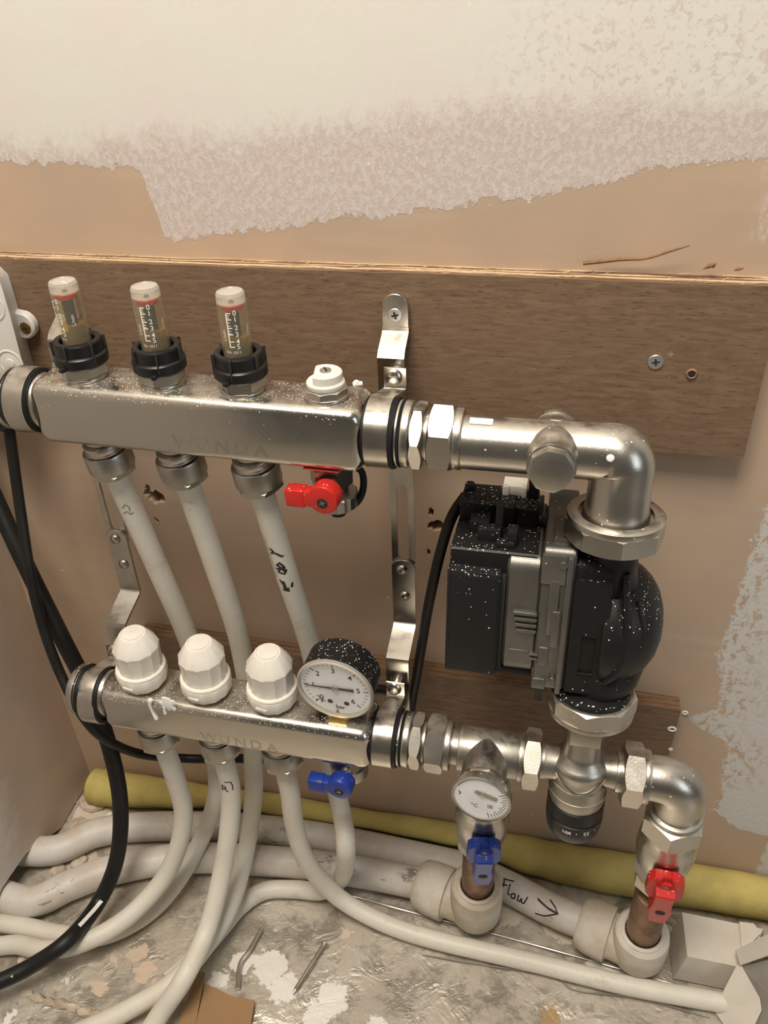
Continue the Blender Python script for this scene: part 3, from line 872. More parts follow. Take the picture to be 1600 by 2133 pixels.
# ================================================================== FLOW METERS
def flow_meter(i, label, face, rot):
    m = MU @ T(50*i, 0, 20) @ RY(-1.15)
    t = thing('flow_meter', label, 'flow meter', m @ Vector((0, 0, 0)), 'flow meters on the topmost bar')
    part('base_nut', MB().hexn(23.6, 1.2, 11, m, rot=R(rot)).cyl(13.2, 0, 1.6, m, 36, .4), 'nickel', t, 'nickel hexagon base')
    cl = MB()
    cl.lathe([(9.5, 8.5), (14.4, 8.5), (15.5, 9.8), (15.5, 15.0), (14.8, 15.8), (14.0, 16.1), (14.0, 22.6), (13.4, 23.6), (10.6, 23.6), (10.0, 22.6), (10.0, 17), (9.5, 15)], m, 48, loop=True)
    col = part('locking_collar', cl, 'blackcl', t, 'black two-tier collar', 30)
    for k in range(6):
        sl = MB(); sl.box(13.2, 15.7, -.5, .5, 11, 23.8, m @ RZ(rot+20+60*k), .2, 1); part('slot', sl, 'dark', col)
    for k in (0, 180):
        tb = MB(); tb.box(14.6, 19.0, -1.7, 1.7, 9.2, 11.8, m @ RZ(rot+70+k), .8); part('grip_tab', tb, 'blackcl', col)
    part('sight_tube', MB().lathe([(8.1, 18), (8.1, 51.6), (7.6, 52.2), (6.9, 52.2), (6.9, 18)], m, 40, loop=True), 'clear', t, 'clear sight tube')
    cp = []
    n = 60
    for h_, r_ in ((51.6, 7.2), (52.3, 7.8), (56.4, 7.7), (58.0, 7.0)):
        cp.append([((r_+(.2 if j % 2 else -.12))*math.cos(2*PI*j/n), (r_+(.2 if j % 2 else -.12))*math.sin(2*PI*j/n), h_) for j in range(n)])
    for r_, h_ in ((6.2, 58.3), (5.6, 57.7), (.02, 57.5)): cp.append([(r_*math.cos(2*PI*j/n), r_*math.sin(2*PI*j/n), h_) for j in range(n)])
    part('ribbed_cap', MB().rings(cp, m), 'clearcap', t, 'ribbed translucent cap', 20)
    part('liquid', MB().cyl(6.7, 19, 33, m, 30, .3), 'amber', t, 'yellowish water at the foot of the tube')
    sp_ = MB().cyl(3.3, 20, 48, m, 24, .4)
    for k in range(10): sp_.cyl(3.6, 22+2.5*k, 22.4+2.5*k, m, 24, .1)
    part('spindle', sp_, 'blackcl', t, 'dark ridged spindle')
    fl = part('float', MB().cyl(5.9, 48.0, 50.8, m, 30, .6), 'redflag', t, 'red float disc'); part('float_pin', MB().cyl(1.5, 50.8, 52.6, m, 12, .3), 'blackcl', fl)
    mb = MB(); w = wrap_cyl(m, 8.18, R(face))
    vs0 = 48.2
    ys = {'0': 0, '1': 3.5, '2': 8.3, '3': 12.1, '4': 16.2, '5': 19.3}
    put_line(mb, w, [(-3.4, vs0), (-3.4, vs0-19.5)], .7, 8)
    for k, d in ys.items():
        put_line(mb, w, [(-3.4, vs0-d), (-.8, vs0-d)], .65); put_text(mb, w, k, 4.1, 1.3, vs0-d, bold=.04)
    for d in (1.2, 2.4, 5.2, 7.0, 10.0, 11.4): put_line(mb, w, [(-3.4, vs0-d), (-1.7, vs0-d)], .45)
    put_text(mb, w, 'L/min', 2.9, -6.2, vs0-13, 90); put_text(mb, w, 'L/min', 2.9, 8.4, vs0-11, 90)
    put_text(mb, w, 'PA 1011', 2.5, -1.8, vs0-22.6)
    part('printed_scale', mb, 'print', t, 'white printed scale 0 to 5')
    return t


flow_meter(0, 'clear flow meter nearest the grey junction box, scale turned to the side', -110, 10)
flow_meter(1, 'middle one of the three clear flow meters with red float', -72, 34)
flow_meter(2, 'clear flow meter closest to the white vent cap', -70, 12)

# ------------------------------------------------------------------ air vent on the fourth port
m = MU @ T(150, 0, 20) @ RY(-1.15)
t = thing('air_vent', 'manual air vent with white plastic knob and slotted screw on the topmost bar', 'vent', m @ Vector((0, 0, 0)))
part('base_nut', MB().hexn(23.5, 1.2, 6.2, m, n=8).cyl(13.0, 0, 2.0, m, 36, .5).cyl(10.6, 6, 7, m, 32, .4), 'nickel', t, 'faceted nickel base')
k = MB(); dpts = []
for i in range(22):
    a = R(-128+256*i/21-10); dpts.append((9.9*math.cos(a), 9.9*math.sin(a)))
k.lathe([(10.6, 6.4), (11.0, 7), (11.0, 9), (10.2, 10)], m, 36)
k.prism(dpts, 9, 15.2, m @ RZ(20), .7)
kn = part('knob', k, 'white', t, 'white D-shaped knob')
part('slotted_screw', MB().cyl(3.3, 15.0, 16.2, m @ T(.5, 0, 0), 20, .4), 'nickel_dull', kn)
x = MB(); x.box(-.6, .6, -3, 3, 15.9, 16.35, m @ T(.5, 0, 0) @ RZ(30), .1, 1); part('slot', x, 'dark', kn)

# ------------------------------------------------------------------ white actuator caps
FL = 12
def white_cap(i, label, rot):
    m = ML @ T(50*i, 0, 18) @ RZ(rot)
    t = thing('valve_cap', label, 'cap', m @ Vector((0, 0, 0)), 'white caps on the lower bar')
    part('brass_base', MB().cyl(12.5, -.2, 3.4, m, 32, .4), 'brass', t)
    n = 48
    ring = []
    def ng(r, h, k=.0):                                            # faceted ring
        out = []
        for j in range(n):
            a = 2*PI*j/n; s_ = (a % (2*PI/FL))-PI/FL
            rr_ = r*(1-k)+k*r*math.cos(PI/FL)/math.cos(s_)
            out.append((rr_*math.cos(a), rr_*math.sin(a), h))
        return out
    part('skirt', MB().rings([ng(15.6, 2.6, 1), ng(17.4, 5.0, 1), ng(18.4, 8, 1), ng(18.4, 14.6, .6), ng(17.9, 15.4, 0), ng(16.6, 15.6, 0)], m), 'white', t, 'faceted white skirt ring')
    part('bead', MB().lathe([(15, 15.6), (17.6, 15.6), (18.0, 16.6), (17.6, 17.6), (15, 17.6)], m, 48, loop=True), 'white', t)
    tab = MB(); tab.box(17.2, 18.5, -4.2, 4.2, 8.4, 10.8, m @ RZ(-98-rot), .4); part('grip_mark', tab, 'white', t)
    def fl_(r, h, d):
        out = []
        for j in range(n):
            a = 2*PI*j/n; s_ = abs((a % (2*PI/FL))-PI/FL)/(PI/FL)
            out.append(((r-d*(1-s_**6))*math.cos(a), (r-d*(1-s_**6))*math.sin(a), h))
        return out
    part('knob', MB().rings([fl_(15.6, 17, .9), fl_(15.9, 22, 1.0), fl_(16.4, 34, 1.0), fl_(16.7, 36.0, .7), fl_(16.2, 37.4, .5), fl_(9.6, 47.6, .1), fl_(8.9, 48.2, 0), fl_(8.0, 48.4, 0), fl_(7.6, 47.8, 0), fl_(.02, 48.6, 0)], m), 'white', t, 'fluted white knob', 26)
    part('top_disc', MB().lathe([(7.3, 47.9), (7.3, 48.5), (5, 48.9), (.02, 49.1)], m, 32), 'white', t)
    mb = MB(); w = wrap_plane(m @ T(0, 0, 49.2)); 
    for j in range(3): put_line(mb, w, [(-2+2*j, 3-j), (-1.2+1.2*j, -2+j)], .35)
    part('moulded_mark', mb, 'white', t)


white_cap(0, 'white fluted valve cap nearest the end cap of the lower bar', 5)
white_cap(1, 'middle white fluted valve cap of the three', 12)
white_cap(2, 'white fluted valve cap beside the pressure gauge, yellowed on top', 0)

# ------------------------------------------------------------------ pressure gauge
gb = ML @ T(150, 0, 18)
t = thing('pressure_gauge', 'round black pressure gauge with white dial reading in bar', 'gauge', gb @ Vector((0, 0, 0)))
part('brass_stem', MB().hexn(22, 0, 7, gb).cyl(8, 6, 18, gb, 24), 'brass', t, 'brass hexagon stem')
gf = T(150.2, -118, 318.5) @ RZ(-3) @ RX(90+2) @ RZ(2)                # local Z looks out of the dial
case = MB().lathe([(20, -24), (24, -23), (25.8, -21), (26, -3), (26.6, -2.6), (26.6, 0), (25.2, .4), (25.0, -1.2), (.02, -1.2)], gf, 56)
cs = part('case', case, 'blackpl', t, 'black case dusted with white specks')
part('bezel', MB().lathe([(25.0, -.4), (26.9, -.2), (27.1, 1.2), (26.4, 3.0), (25.4, 3.2), (25.0, 2.4)], gf, 64, loop=True), 'clearcap', t, 'clear rim')
di = part('dial', MB().lathe([(25.1, -1.1), (25.1, -.3), (.02, -.3)], gf, 56), 'dial', t, 'white dial face')
mb = MB(); w = wrap_plane(gf @ T(0, 0, -.18))
def pol(a, r): return (r*math.cos(R(a)), r*math.sin(R(a)))
def gang(v): return 225-270*v/6.0
for k in range(7):
    put_line(mb, w, [pol(gang(k), 19.6), pol(gang(k), 23)], .75, 1); put_text(mb, w, str(k), 6.2, *pol(gang(k), 16), bold=.06)
for k in range(31):
    if k % 5: put_line(mb, w, [pol(gang(k/5), 20.8), pol(gang(k/5), 22.8)], .34, 1)
put_text(mb, w, 'bar', 5.2, 1.5, -18.8, bold=.05)
for d_ in (-5.4, 6.4): mb.add([w(d_+2*math.cos(i*PI/10), -14.2+2*math.sin(i*PI/10)) for i in range(20)], [list(range(20))])
put_line(mb, w, [(-14.5, -10), (-9, -15.5)], .7, 1); put_line(mb, w, [(-12, -17), (-10, -10)], .7, 1); put_line(mb, w, [(-16, -15), (-12.5, -13.5), (-11, -16)], .6, 2)
part('dial_print', mb, 'ink', di, 'black figures 0 to 6 and ticks')
mb = MB(); na = gang(.97)
mn = gf @ T(0, 0, .3) @ RZ(na)
mb.prism([(-13, -1.1), (-13, 1.1), (-2, .8), (22, .15), (22, -.15), (-2, -.8)], 0, .5, mn)
nl = part('needle', mb, 'ink', t, 'black pointer'); part('hub', MB().cyl(2.6, .2, 1.6, gf, 20, .4), 'nickel_dull', nl)
part('dial_glass', MB().lathe([(25.2, 1.6), (25.2, 2.3), (12, 2.9), (.02, 3.1), (.02, 2.7), (12, 2.4)], gf, 48, False, False), 'glass', t)

# ================================================================== BRACKETS
def bracket(name, label, xc, x_top, wid=17.0):
    t = thing(name, label, 'bracket', (xc, -24, 212), 'bent steel brackets holding the bars')
    h = wid/2
    ys, yl = -35.0, -68.0
    # ear on the wide board, drilled and screwed
    n = 12; prof = [(-h, 0), (h, 0)]+[(h*math.cos(PI*i/n), 13+h*math.sin(PI*i/n)) for i in range(n+1)]
    m = T(x_top, -15.3, 534) @ RX(90)
    part('wall_ear', MB().prism(prof, 0, 2.2, m, .3).prism([(x*.97, y+1.2) for x, y in prof], 2.2, 4.2, m, .3), 'chrome', t, 'rounded double ear on the board')
    ms = axis((x_top, -19.4, 543.4), (0, -1, 0)) @ RZ(15)
    sc_ = part('screw', MB().lathe([(4.4, -.3), (4.4, .4), (4.0, .8), (.02, .85)], ms, 26), 'zinc', t, 'zinc cross-head screw')
    x = MB(); cross(x, 2.3, .85, ms, 1.2); part('cross_slot', x, 'dark', sc_)
    part('upper_strip', MB().strip([(-18.6, 536), (-18.8, 533), (-21, 531), (-32, 525.5), (ys-.2, 522), (ys, 518), (ys, 446)], x_top-h+.2, x_top+h-.2, 2.4), 'chrome', t, 'offset strip behind the bar')
    # slotted run
    n = 8
    def stad(hw, z0, z1): return [(hw*math.cos(R(90*i/n*2)), z1+hw*math.sin(R(90*i/n*2))) for i in range(n+1)]+[(-hw*math.cos(R(90*i/n*2)), z0-hw*math.sin(R(90*i/n*2))) for i in range(n+1)]
    inner = stad(3.9, 372, 428); outer = []
    for (a, b) in inner:
        outer.append((h if a > .01 else -h if a < -.01 else 0, b)); 
    outer = [((h-.3)*(1 if a > 0 else -1) if abs(a) > 3.0 else (h-.3)*a/3.0, (450 if b > 428.5 and abs(a) < 3.6 else 358 if b < 371.5 and abs(a) < 3.6 else b)) for a, b in inner]
    part('slotted_strip', MB().plate(outer, inner, 0, 2.2, T(xc, ys+1.1, 0) @ RX(90)), 'chrome', t, 'strip with a long open slot')
    # lower cranked strip bolted over it
    prof = [(-h, 0), (h, 0)]+[(h*math.cos(PI*i/12), 52+h*.75*math.sin(PI*i/12)) for i in range(13)]
    part('bolted_strip', MB().prism(prof, 0, 2.2, T(xc, ys-1.2, 312) @ RX(90), .3), 'chrome', t)
    part('cranked_strip', MB().strip([(ys-2.3, 316), (ys-2.3, 312), (ys-4.5, 309.4), (yl+7, 303.5), (yl+1, 301.6), (yl, 298), (yl, 240)], xc-h+.1, xc+h-.1, 2.3), 'chrome', t, 'strip cranked forward to the lower bar')
    for z_ in (362, 338):
        mm = axis((xc-1+(z_ < 350)*1.5, ys-3.3, z_), (0, -1, 0)) @ RZ(z_)
        hd = MB(); phillips(hd, 4.2, mm, 2.0); b_ = part('bolt', hd, 'chrome', t, 'round-headed bolt'); x = MB(); cross(x, 1.8, 2.3, mm, .8); part('cross_slot', x, 'dark', b_)
    # two pipe clips
    for (cy, cz, yt, zt, k) in ((-85, 502.5-xc*math.sin(R(1.15)), ys-11, 509, 0), (-109, 266, yl-9, 276, 1)):
        path = [(yt, zt+12), (yt, zt+2)]
        a0 = math.atan2(zt-2-cz, yt-8-cy)
        path += [(yt-2, zt-1), ((yt+cy+20)/2-1, zt+1.5)]
        for i in range(33):
            a = R(62)+R(276)*i/32; path.append((cy+20.2*math.cos(a), cz+20.2*math.sin(a)))
        path += [(cy+30, cz-9), (ys-1 if k == 0 else yl-1, cz-9)]
        c_ = part('clip', MB().strip(path, xc-6.8, xc+6.8, 1.3), 'chrome', t, 'polished band clip around the bar neck')
        mm = axis((xc-1, yt-.8, zt+6.5), (0, -1, .15)) @ RZ(20+k*30)
        hd = MB(); phillips(hd, 5.6, mm, 2.2); b_ = part('screw', hd, 'chrome', t, 'pan-head clip screw'); x = MB(); cross(x, 2.8, 2.4, mm, 1.1); part('cross_slot', x, 'dark', b_)
        part('spacer', MB().cyl(4, 0, abs(yt-(ys if k == 0 else yl)), axis((xc, yt, zt+6.5), (0, 1, 0)), 16), 'chrome', t)
        part('rubber_liner', MB().lathe([(17.7, -8.4), (20.0, -8.4), (20.0, -7), (19.4, -6), (19.4, 6), (20, 7), (20, 8.4), (17.7, 8.4)], T(xc, cy, cz) @ RY(90), 40, loop=True), 'rubber', t)
    return t


bracket('manifold_bracket', 'cranked steel bracket clamping both bars near the pump pipework', 182, 177.3)
bracket('manifold_bracket', 'cranked steel bracket clamping both bars near the grey junction box', -41.5, -46.5)

# ================================================================== PIPES AND THEIR NUTS
def comp_nut(m, label, grp):
    """m: local -Z points down the pipe, origin at the bar underside"""
    t = thing('compression_nut', label, 'nut', m @ Vector((0, 0, -24)), grp)
    part('olive', MB().cyl(12.6, -5.5, -.5, m, 32, .5).lathe([(12.4, -6.2), (13.2, -5.9), (13.2, -5.2), (12.4, -5)], m, 32), 'nickel', t)
    part('shell', MB().lathe([(12, -7), (14.4, -7), (14.9, -8), (15.1, -20), (14.8, -20.4)], m, 40).hexn(27.5, -24.5, -20, m, n=6, ch=.98), 'nickel_dull', t, 'dull nickel nut', 30)
    part('collet', MB().lathe([(8.2, -25.2), (11.5, -25.2), (12.2, -24.2), (8.2, -24)], m, 32, loop=True), 'nickel_dull', t)
    return t


PATHS = []
def pipe(name, label, pts, r=8.0, mt='pipe', cat='pipe', group=None, n=10, seg=20):
    P = crv(pts, n); mb = MB().tube(P, r, seg)
    o = solo(name, mb, mt, label, cat, group=group)
    PATHS.append((label, P, r))
    return o, P


def tag_ink(o, mb, name='marker_writing', label=None, mt='ink'):
    q = bpy.data.objects.new(name, mb.mesh(name, mt, 38, Vector(o.location)/S)); COL.objects.link(q); q.parent = o
    if label: q['label'] = label
    return q


def portU(i): return MU @ Vector((50*i, 0, -20))
def portL(i): return ML @ Vector((50*i, 0, -18))
NU = 'compression nuts under the topmost bar'; NL = 'compression nuts under the lower bar'
for i, lb_ in enumerate(('nut under the topmost bar nearest the junction box end', 'middle pipe nut under the topmost bar', 'pipe nut under the topmost bar beside the red lever')):
    comp_nut(axis(portU(i)-Vector((0, 0, 4)), (-.06, -.14, 1), (0, -1, 0)), 'dull nickel compression '+lb_, NU)
for i, lb_ in enumerate(('nut under the lower bar below the paint drips', 'nut on the pipe marked R1', 'nut under the lower bar beside the blue lever')):
    comp_nut(axis(portL(i)-Vector((0, 0, 4)), (-.05, .02, 1), (0, -1, 0)), 'dull nickel compression '+lb_, NL)

pU = [portU(i) for i in range(3)]
cam_side = Vector((.25, -.80, .5))
# behind the lower bar, then down to the floor
a_o, a_P = pipe('heating_pipe', 'white pipe from the first flow meter port curving away under the return wall', [pU[0]+Vector((.3, .5, -8)), pU[0]+Vector((2.2, 5, -40)), (6.5, -69, 370), (11, -56, 285), (14, -52, 200), at(450, 1590, y=-60), at(450, 1660, y=-74), at(425, 1735, z=46), at(372, 1832, z=24), at(305, 1905, z=9), at(210, 1950, z=9), at(120, 1945, z=8), (-148, -167, 8), (-200, -170, 8)], group='heating pipes')
b_o, b_P = pipe('heating_pipe', 'white pipe from the middle flow meter sweeping down to the near floor', [pU[1]+Vector((.3, .5, -8)), pU[1]+Vector((1.4, 5, -40)), (53.6, -69, 370), (55, -57, 290), (52, -54, 200), at(527, 1580, y=-60), at(528, 1660, y=-66), at(515, 1760, z=54), at(482, 1880, z=40), at(430, 1968, z=28), at(360, 2046, z=25), at(265, 2104, z=16), at(150, 2158, z=9)], group='heating pipes')
c_o, c_P = pipe('heating_pipe', 'white pipe with black marker rings from the third flow meter, looping back at floor', [pU[2]+Vector((.3, .5, -8)), pU[2]+Vector((2.0, 5, -40)), (106, -70, 375), (112, -57, 295), (118, -54, 200), at(690, 1600, y=-66), at(711, 1690, y=-80), at(721, 1765, y=-106), at(712, 1826, z=38), at(672, 1855, z=15), at(610, 1852, z=9), at(550, 1856, z=8.5), at(500, 1888, z=8), at(462, 1932, z=8), at(415, 1985, z=8), at(350, 2045, z=8)], group='heating pipes')
pL_ = [portL(i) for i in range(3)]
d_o, d_P = pipe('heating_pipe', 'white pipe from the nut below the paint drips arcing left along floor', [pL_[0]+Vector((0, 0, -12)), pL_[0]+Vector((1, 0, -26)), at(365, 1620, y=-104), at(382, 1690, y=-104), at(372, 1762, y=-112), at(335, 1838, z=52), at(260, 1915, z=34), at(175, 1962, z=28), at(95, 1978, z=20), at(20, 1968, z=9), (-200, -206, 9)], group='heating pipes')
e_o, e_P = pipe('heating_pipe', 'white pipe marked R1 in marker sweeping down to near edge', [pL_[1]+Vector((0, 0, -12)), pL_[1]+Vector((0, 0, -26)), at(480, 1640, y=-108), at(478, 1720, y=-114), at(462, 1820, y=-130), at(432, 1935, z=54), at(385, 2035, z=47), at(335, 2110, z=24), at(290, 2180, z=9)], group='heating pipes')
f_o, f_P = pipe('heating_pipe', 'white pipe beside the blue lever running right along foil to the carton', [pL_[2]+Vector((0, 0, -12)), pL_[2]+Vector((0, 0, -26)), at(604, 1650, y=-108), at(614, 1720, y=-106), at(640, 1795, y=-104), at(700, 1865, z=30), at(790, 1918, z=12), at(900, 1956, z=8.5), at(1100, 2002, z=8.5), at(1300, 2051, z=8.5), at(1500, 2088, z=8.5), at(1640, 2116, z=8.5), (560, -118, 8.5), (700, -120, 8.5)], group='heating pipes', r=7.8)

# marker writing
mb = MB(); w = wrap_path(c_P, 8.15, (0, -.8, .6))
for dv, st in ((0, [[(-3, 74), (-1, 71), (-3, 69)], [(-2, 72), (1, 73.5), (3, 76), (5, 77)]]), (0, [[(-2, 85), (1, 82), (3, 86), (0, 88), (-2, 91), (2, 93), (4, 90), (1, 87)], [(-1, 84), (3, 91)], [(-3, 88), (4, 87)]]), (0, [[(-3, 99), (-1, 104), (-1.5, 109)], [(-.5, 100), (0, 109), (2, 107)], [(4, 107), (5.5, 103)], [(-3, 109), (2, 110)]])):
    for s_ in st: put_line(mb, w, [(-a, b+dv) for a, b in s_], 1.6, 3)
tag_ink(c_o, mb, label='black marker strokes and blot')
mb = MB(); put_text(mb, w, '7 USA DI:10:81 E21102 2 bar', 3.4, 5.6, 78, 90); tag_ink(c_o, mb, 'printed_line', 'small printed characters', 'greyprint')
mb = MB(); w = wrap_path(a_P, 8.15, (.1, -.8, .6))
for s_ in ([(2, 47), (-1, 44), (-3, 47), (-2, 50)], [(3, 52), (0, 50), (-2, 53), (-4, 52)]): put_line(mb, w, s_, .9, 3)
tag_ink(a_o, mb, label='faint grey marker scribble', mt='greyprint')
mb = MB(); w = wrap_path(e_P, 8.15, (0, -.8, .6))
put_text(mb, w, 'R', 11, 1.0, 54, 180, bold=.05); put_line(mb, w, [(-5, 46), (-6, 51), (-5.5, 56)], .9); put_line(mb, w, [(0, 45), (-5, 46)], .9)
tag_ink(e_o, mb, label='R1 in black marker')

# ------------------------------------------------------------------ drain valves with plastic levers
def drain(bar_m, label, lever_mt, rot, cap=True):
    m = bar_m @ T(150, 0, -18)
    t = thing('drain_valve', label, 'valve', m @ Vector((0, 0, -38)))
    part('body', MB().cyl(11.5, -7, 0, m, 32, .4).hexn(23, -20, -6.5, m, ch=.98).cyl(10.5, -28, -19, m, 28, .5), 'nickel', t, 'chromed valve body')
    if cap:
        rg = []
        n = 40
        for r_, h_ in ((12.5, -27.5), (13.4, -28.2), (13.4, -36), (12.6, -37)): rg.append([((r_-(.5 if j % 2 else 0))*math.cos(2*PI*j/n), (r_-(.5 if j % 2 else 0))*math.sin(2*PI*j/n), h_) for j in range(n)])
        part('hose_cap', MB().rings(rg, m @ T(2, 2, 0)), 'nickel_dull', t, 'knurled metal hose cap', 20)
        st = MB(); st.tube(crv([(12, 6, -10), (17, 8, -16), (18, 6, -26), (14, 4, -36), (4, 0, -41)], 5), 2.2, 8, m=m); st.cyl(5, -43, -36, m @ T(3, 0, 0), 16)
        part('retaining_strap', st, 'rubber', t, 'black rubber strap of the cap')
    else:
        part('outlet', MB().cyl(12.4, -34, -23, m @ T(3, 5, 0), 32, .7), 'nickel_dull', t)
    lv = MB(); mm = m @ T(2.5, -15, -17) @ RZ(rot) @ RX(90)
    lv.cyl(9.3, 0, 11, mm, 36, 1.0)
    lv.box(-24, 4, -5.8, 4.6, 2.5, 10.5, mm @ RZ(4), .9); lv.box(-24, -12, -6.6, 5.2, 2.0, 11.2, mm @ RZ(4), 1.0)
    l = part('lever', lv, lever_mt, t, 'moulded plastic lever')
    s_ = MB().cyl(3.3, 10.6, 11.4, mm @ T(0, -1.5, 0), 18, .1); part('screw_well', s_, 'dark', l)
    x = MB(); cross(x, 1.9, 11.3, mm @ T(0, -1.5, 0) @ RZ(30), .7); part('screw', x, 'nickel', l)
    part('stem', MB().cyl(5, -6, 1, mm, 20), 'nickel', t)
    return t


drain(MU, 'small drain valve with red lever and black capped outlet under the topmost bar', 'red', -6)
drain(ML, 'small drain valve with blue lever under the lower bar below the gauge', 'blue', -4, False)

# ================================================================== RIGHT-HAND FITTINGS
AXU = MU @ RY(90); AXL = ML @ RY(90)                                  # local Z along the bars


def union(name, label, ax, segs, mt):
    o = ax @ Vector((0, 0, segs[0][1])); t = thing(name, label, 'fitting', o)
    for nm, h0, h1, af, ro in segs:
        part(nm, (MB().hexn(af, h0, h1, ax, rot=R(ro)) if af > 0 else MB().cyl(-af, h0, h1, ax, 36, .4)), mt, t)
    return t


union('pipe_union', 'paired nickel hexagon nuts joining the topmost bar to the cast elbow', AXU, [('lock_nut', 199.8, 207.6, 34.5, 20), ('thread', 207.2, 210.4, -14.5, 0), ('union_nut', 210, 224.5, 36, 2), ('washer', 224.2, 228.6, -17.6, 0)], 'nickel')
union('pipe_union', 'paired nickel hexagon nuts joining the lower bar to the thermometer tee', AXL, [('lock_nut', 199.8, 208.4, 34.5, 14), ('thread', 208, 211, -14, 0), ('union_nut', 210.6, 224.4, 36, 22), ('washer', 224, 228, -17.2, 0), ('spigot', 227.6, 236, -12.4, 0)], 'nickel_dull')

# cast elbow with plugs, tilted with the pump
PT = -5.9
XP = 317.0
uo = MU @ Vector((XP, 0, 0))
ME = T(*uo) @ RX(PT)
t = thing('cast_elbow', 'large satin nickel elbow bending from the topmost bar down to the pump', 'elbow', ME @ Vector((0, 0, -38)))
P = [Vector((-89, 0, 0)), Vector((-60, 0, 0)), Vector((-30, 0, 0)), Vector((-14, 0, 0))]
rad = [15.4, 15.4, 15.6, 16.0]
for i in range(1, 10):
    a = PI/2*i/10; P.append(Vector((-9+9*math.sin(a), 0, -9+9*math.cos(a)))); rad.append(16.0+1.4*i/10+1.2*math.sin(PI*i/10))
P += [Vector((0, 0, -18)), Vector((0, 0, -30)), Vector((0, 0, -36)), Vector((0, 0, -40))]; rad += [17.4, 17.6, 18.6, 19.6]
part('elbow_body', MB().tube(P, rad, 36, m=ME), 'nickel', t, 'satin cast elbow', 50)
part('rolled_end', MB().cyl(16.3, -91, -88, ME @ RY(90), 36, .4), 'brass', t)
for s_, L_ in ((-1, 31), (1, 30)):
    mm = ME @ T(-38, 0, 0) @ RX(90 if s_ < 0 else -90)
    part('boss', MB().lathe([(15.4, 4), (15.3, 10), (14.3, 14), (13.0, 17.5), (12.6, L_-9), (12.6, L_-7.4), (10, L_-7)], mm, 36), 'nickel', t)
    part('plug', MB().hexn(23.2, L_-7.0, L_, mm, n=8, rot=.2, ch=.95).cyl(13.2, L_-7.6, L_-6.0, mm, 36, .3), 'nickel_dull', t, 'octagonal blanking plug')
rb = ME @ T(-8, -16.3, 4); part('paint_dab', MB().lathe([(2.2, 0), (1.6, .7), (.02, .9)], axis(rb.translation, (.0, -1, .4)), 14), 'paint', t)
pb = MB(); pb.box(-6.5, 6.5, -2.4, 2.4, 0, .8, axis(ME @ Vector((-78, -4.5, 14.6)), (0, -.3, .95), (1, 0, 0)) @ RZ(90), .4); part('paint_dab', pb, 'paint', t)

# pump ------------------------------------------------------------------
PC = Vector((317, -97, 388))
MP = T(*PC) @ RX(PT)
def unut(name, label, m, h0, h1, mt='nickel'):
    t = thing(name, label, 'nut', m @ Vector((0, 0, h0)), 'pump union nuts')
    part('ring', MB().lathe([(20.6, h1-4), (21.0, h1-.4), (22.0, h1), (26.0, h1), (27.3, h1-.9), (27.5, h1-3), (27.2, h1-4.6), (24, h1-5)], m, 56), mt, t)
    part('wrench_flats', MB().hexn(52.4, h0, h1-3.6, m, n=8, sub=8, rot=.12, ch=.985), mt, t, None, 24)
    return t


unut('union_nut', 'wide nickel union nut below the cast elbow on top of pump', MP, 57, 73.5)
unut('union_nut', 'wide nickel union nut between the pump and mixing valve', MP @ RX(180), 55, 71)
pm = thing('circulation_pump', 'black circulation pump with bare aluminium motor housing, specked with plaster', 'pump', MP @ Vector((0, 0, -57)))
# volute
ax = MP @ T(0, 18, -11) @ RY(90)
part('volute', MB().lathe([(40, 0), (41.5, 2), (41, 8), (38.6, 16), (34.6, 23), (29, 29), (22, 33.6), (13, 36.6), (6, 37.6), (.02, 37.8)], ax, 56).tube(crv([(1, 0, 58), (1, 1, 44), (2, 4, 30), (5, 10, 14)], 5), [14.5, 14.5, 14.5, 14.5, 14.5, 15, 15, 15, 15, 15, 15.5, 15.5, 15.5, 15.5, 15, 14], 28, m=MP).tube(crv([(2, 0, -57), (4, 2, -46), (8, 8, -34), (10, 14, -20)], 5), [18, 18, 18.5, 19, 20, 21, 22, 22, 22, 22, 22, 22, 22, 22, 22, 22], 28, m=MP), 'cast', pm, 'black cast volute', 50)
part('port_flange', MB().lathe([(13, 52), (20, 53), (21, 55), (21, 57), (20, 57.2)], MP, 40), 'cast', pm)
part('port_flange', MB().lathe([(16, -50), (23, -51.5), (24, -53), (24, -56), (20, -57)], MP, 40), 'cast', pm)
rib = MB(); rib.tube(crv([(9, -11, 40), (11, -13.5, 24), (13.5, -17.5, 8), (14, -19.5, -8), (11, -19.5, -24), (5, -16, -36)], 6), 2.4, 10, m=MP)
part('cast_rib', rib, 'cast', pm)
rib = MB(); rib.tube(crv([(19, -6, 19), (22, -11, 8), (24, -13.5, -6), (22.5, -13.5, -18)], 6), 1.8, 10, m=MP)
part('cast_rib', rib, 'cast', pm)
# flange plate with a recessed panel
pts = rrect(-15, 70, -50, 47, 7, 4)                                   # in (y,z)
def yzx(m): return m @ Matrix(((0, 0, 1, 0), (1, 0, 0, 0), (0, 1, 0, 0), (0, 0, 0, 1)))
fp = MB().prism(pts, -19, 3, yzx(MP), 1.2)
fpo = part('flange_plate', fp, 'cast', pm, 'thick black cast flange')
ou = rrect(-18.4, 2.4, -46, 36, 1.5, 3); inn = rrect(-11.5, -3, -33, -3, 1.0, 3)
part('front_panel', MB().plate(ou, inn, 14.6, 17.0, MP @ RX(90)), 'cast', fpo, 'raised panel with a rectangular recess')
lipm = MB(); lipm.box(-11.5, -3, -16.6, -14.6, -33, -31, MP, .4); part('recess_lip', lipm, 'cast', fpo)
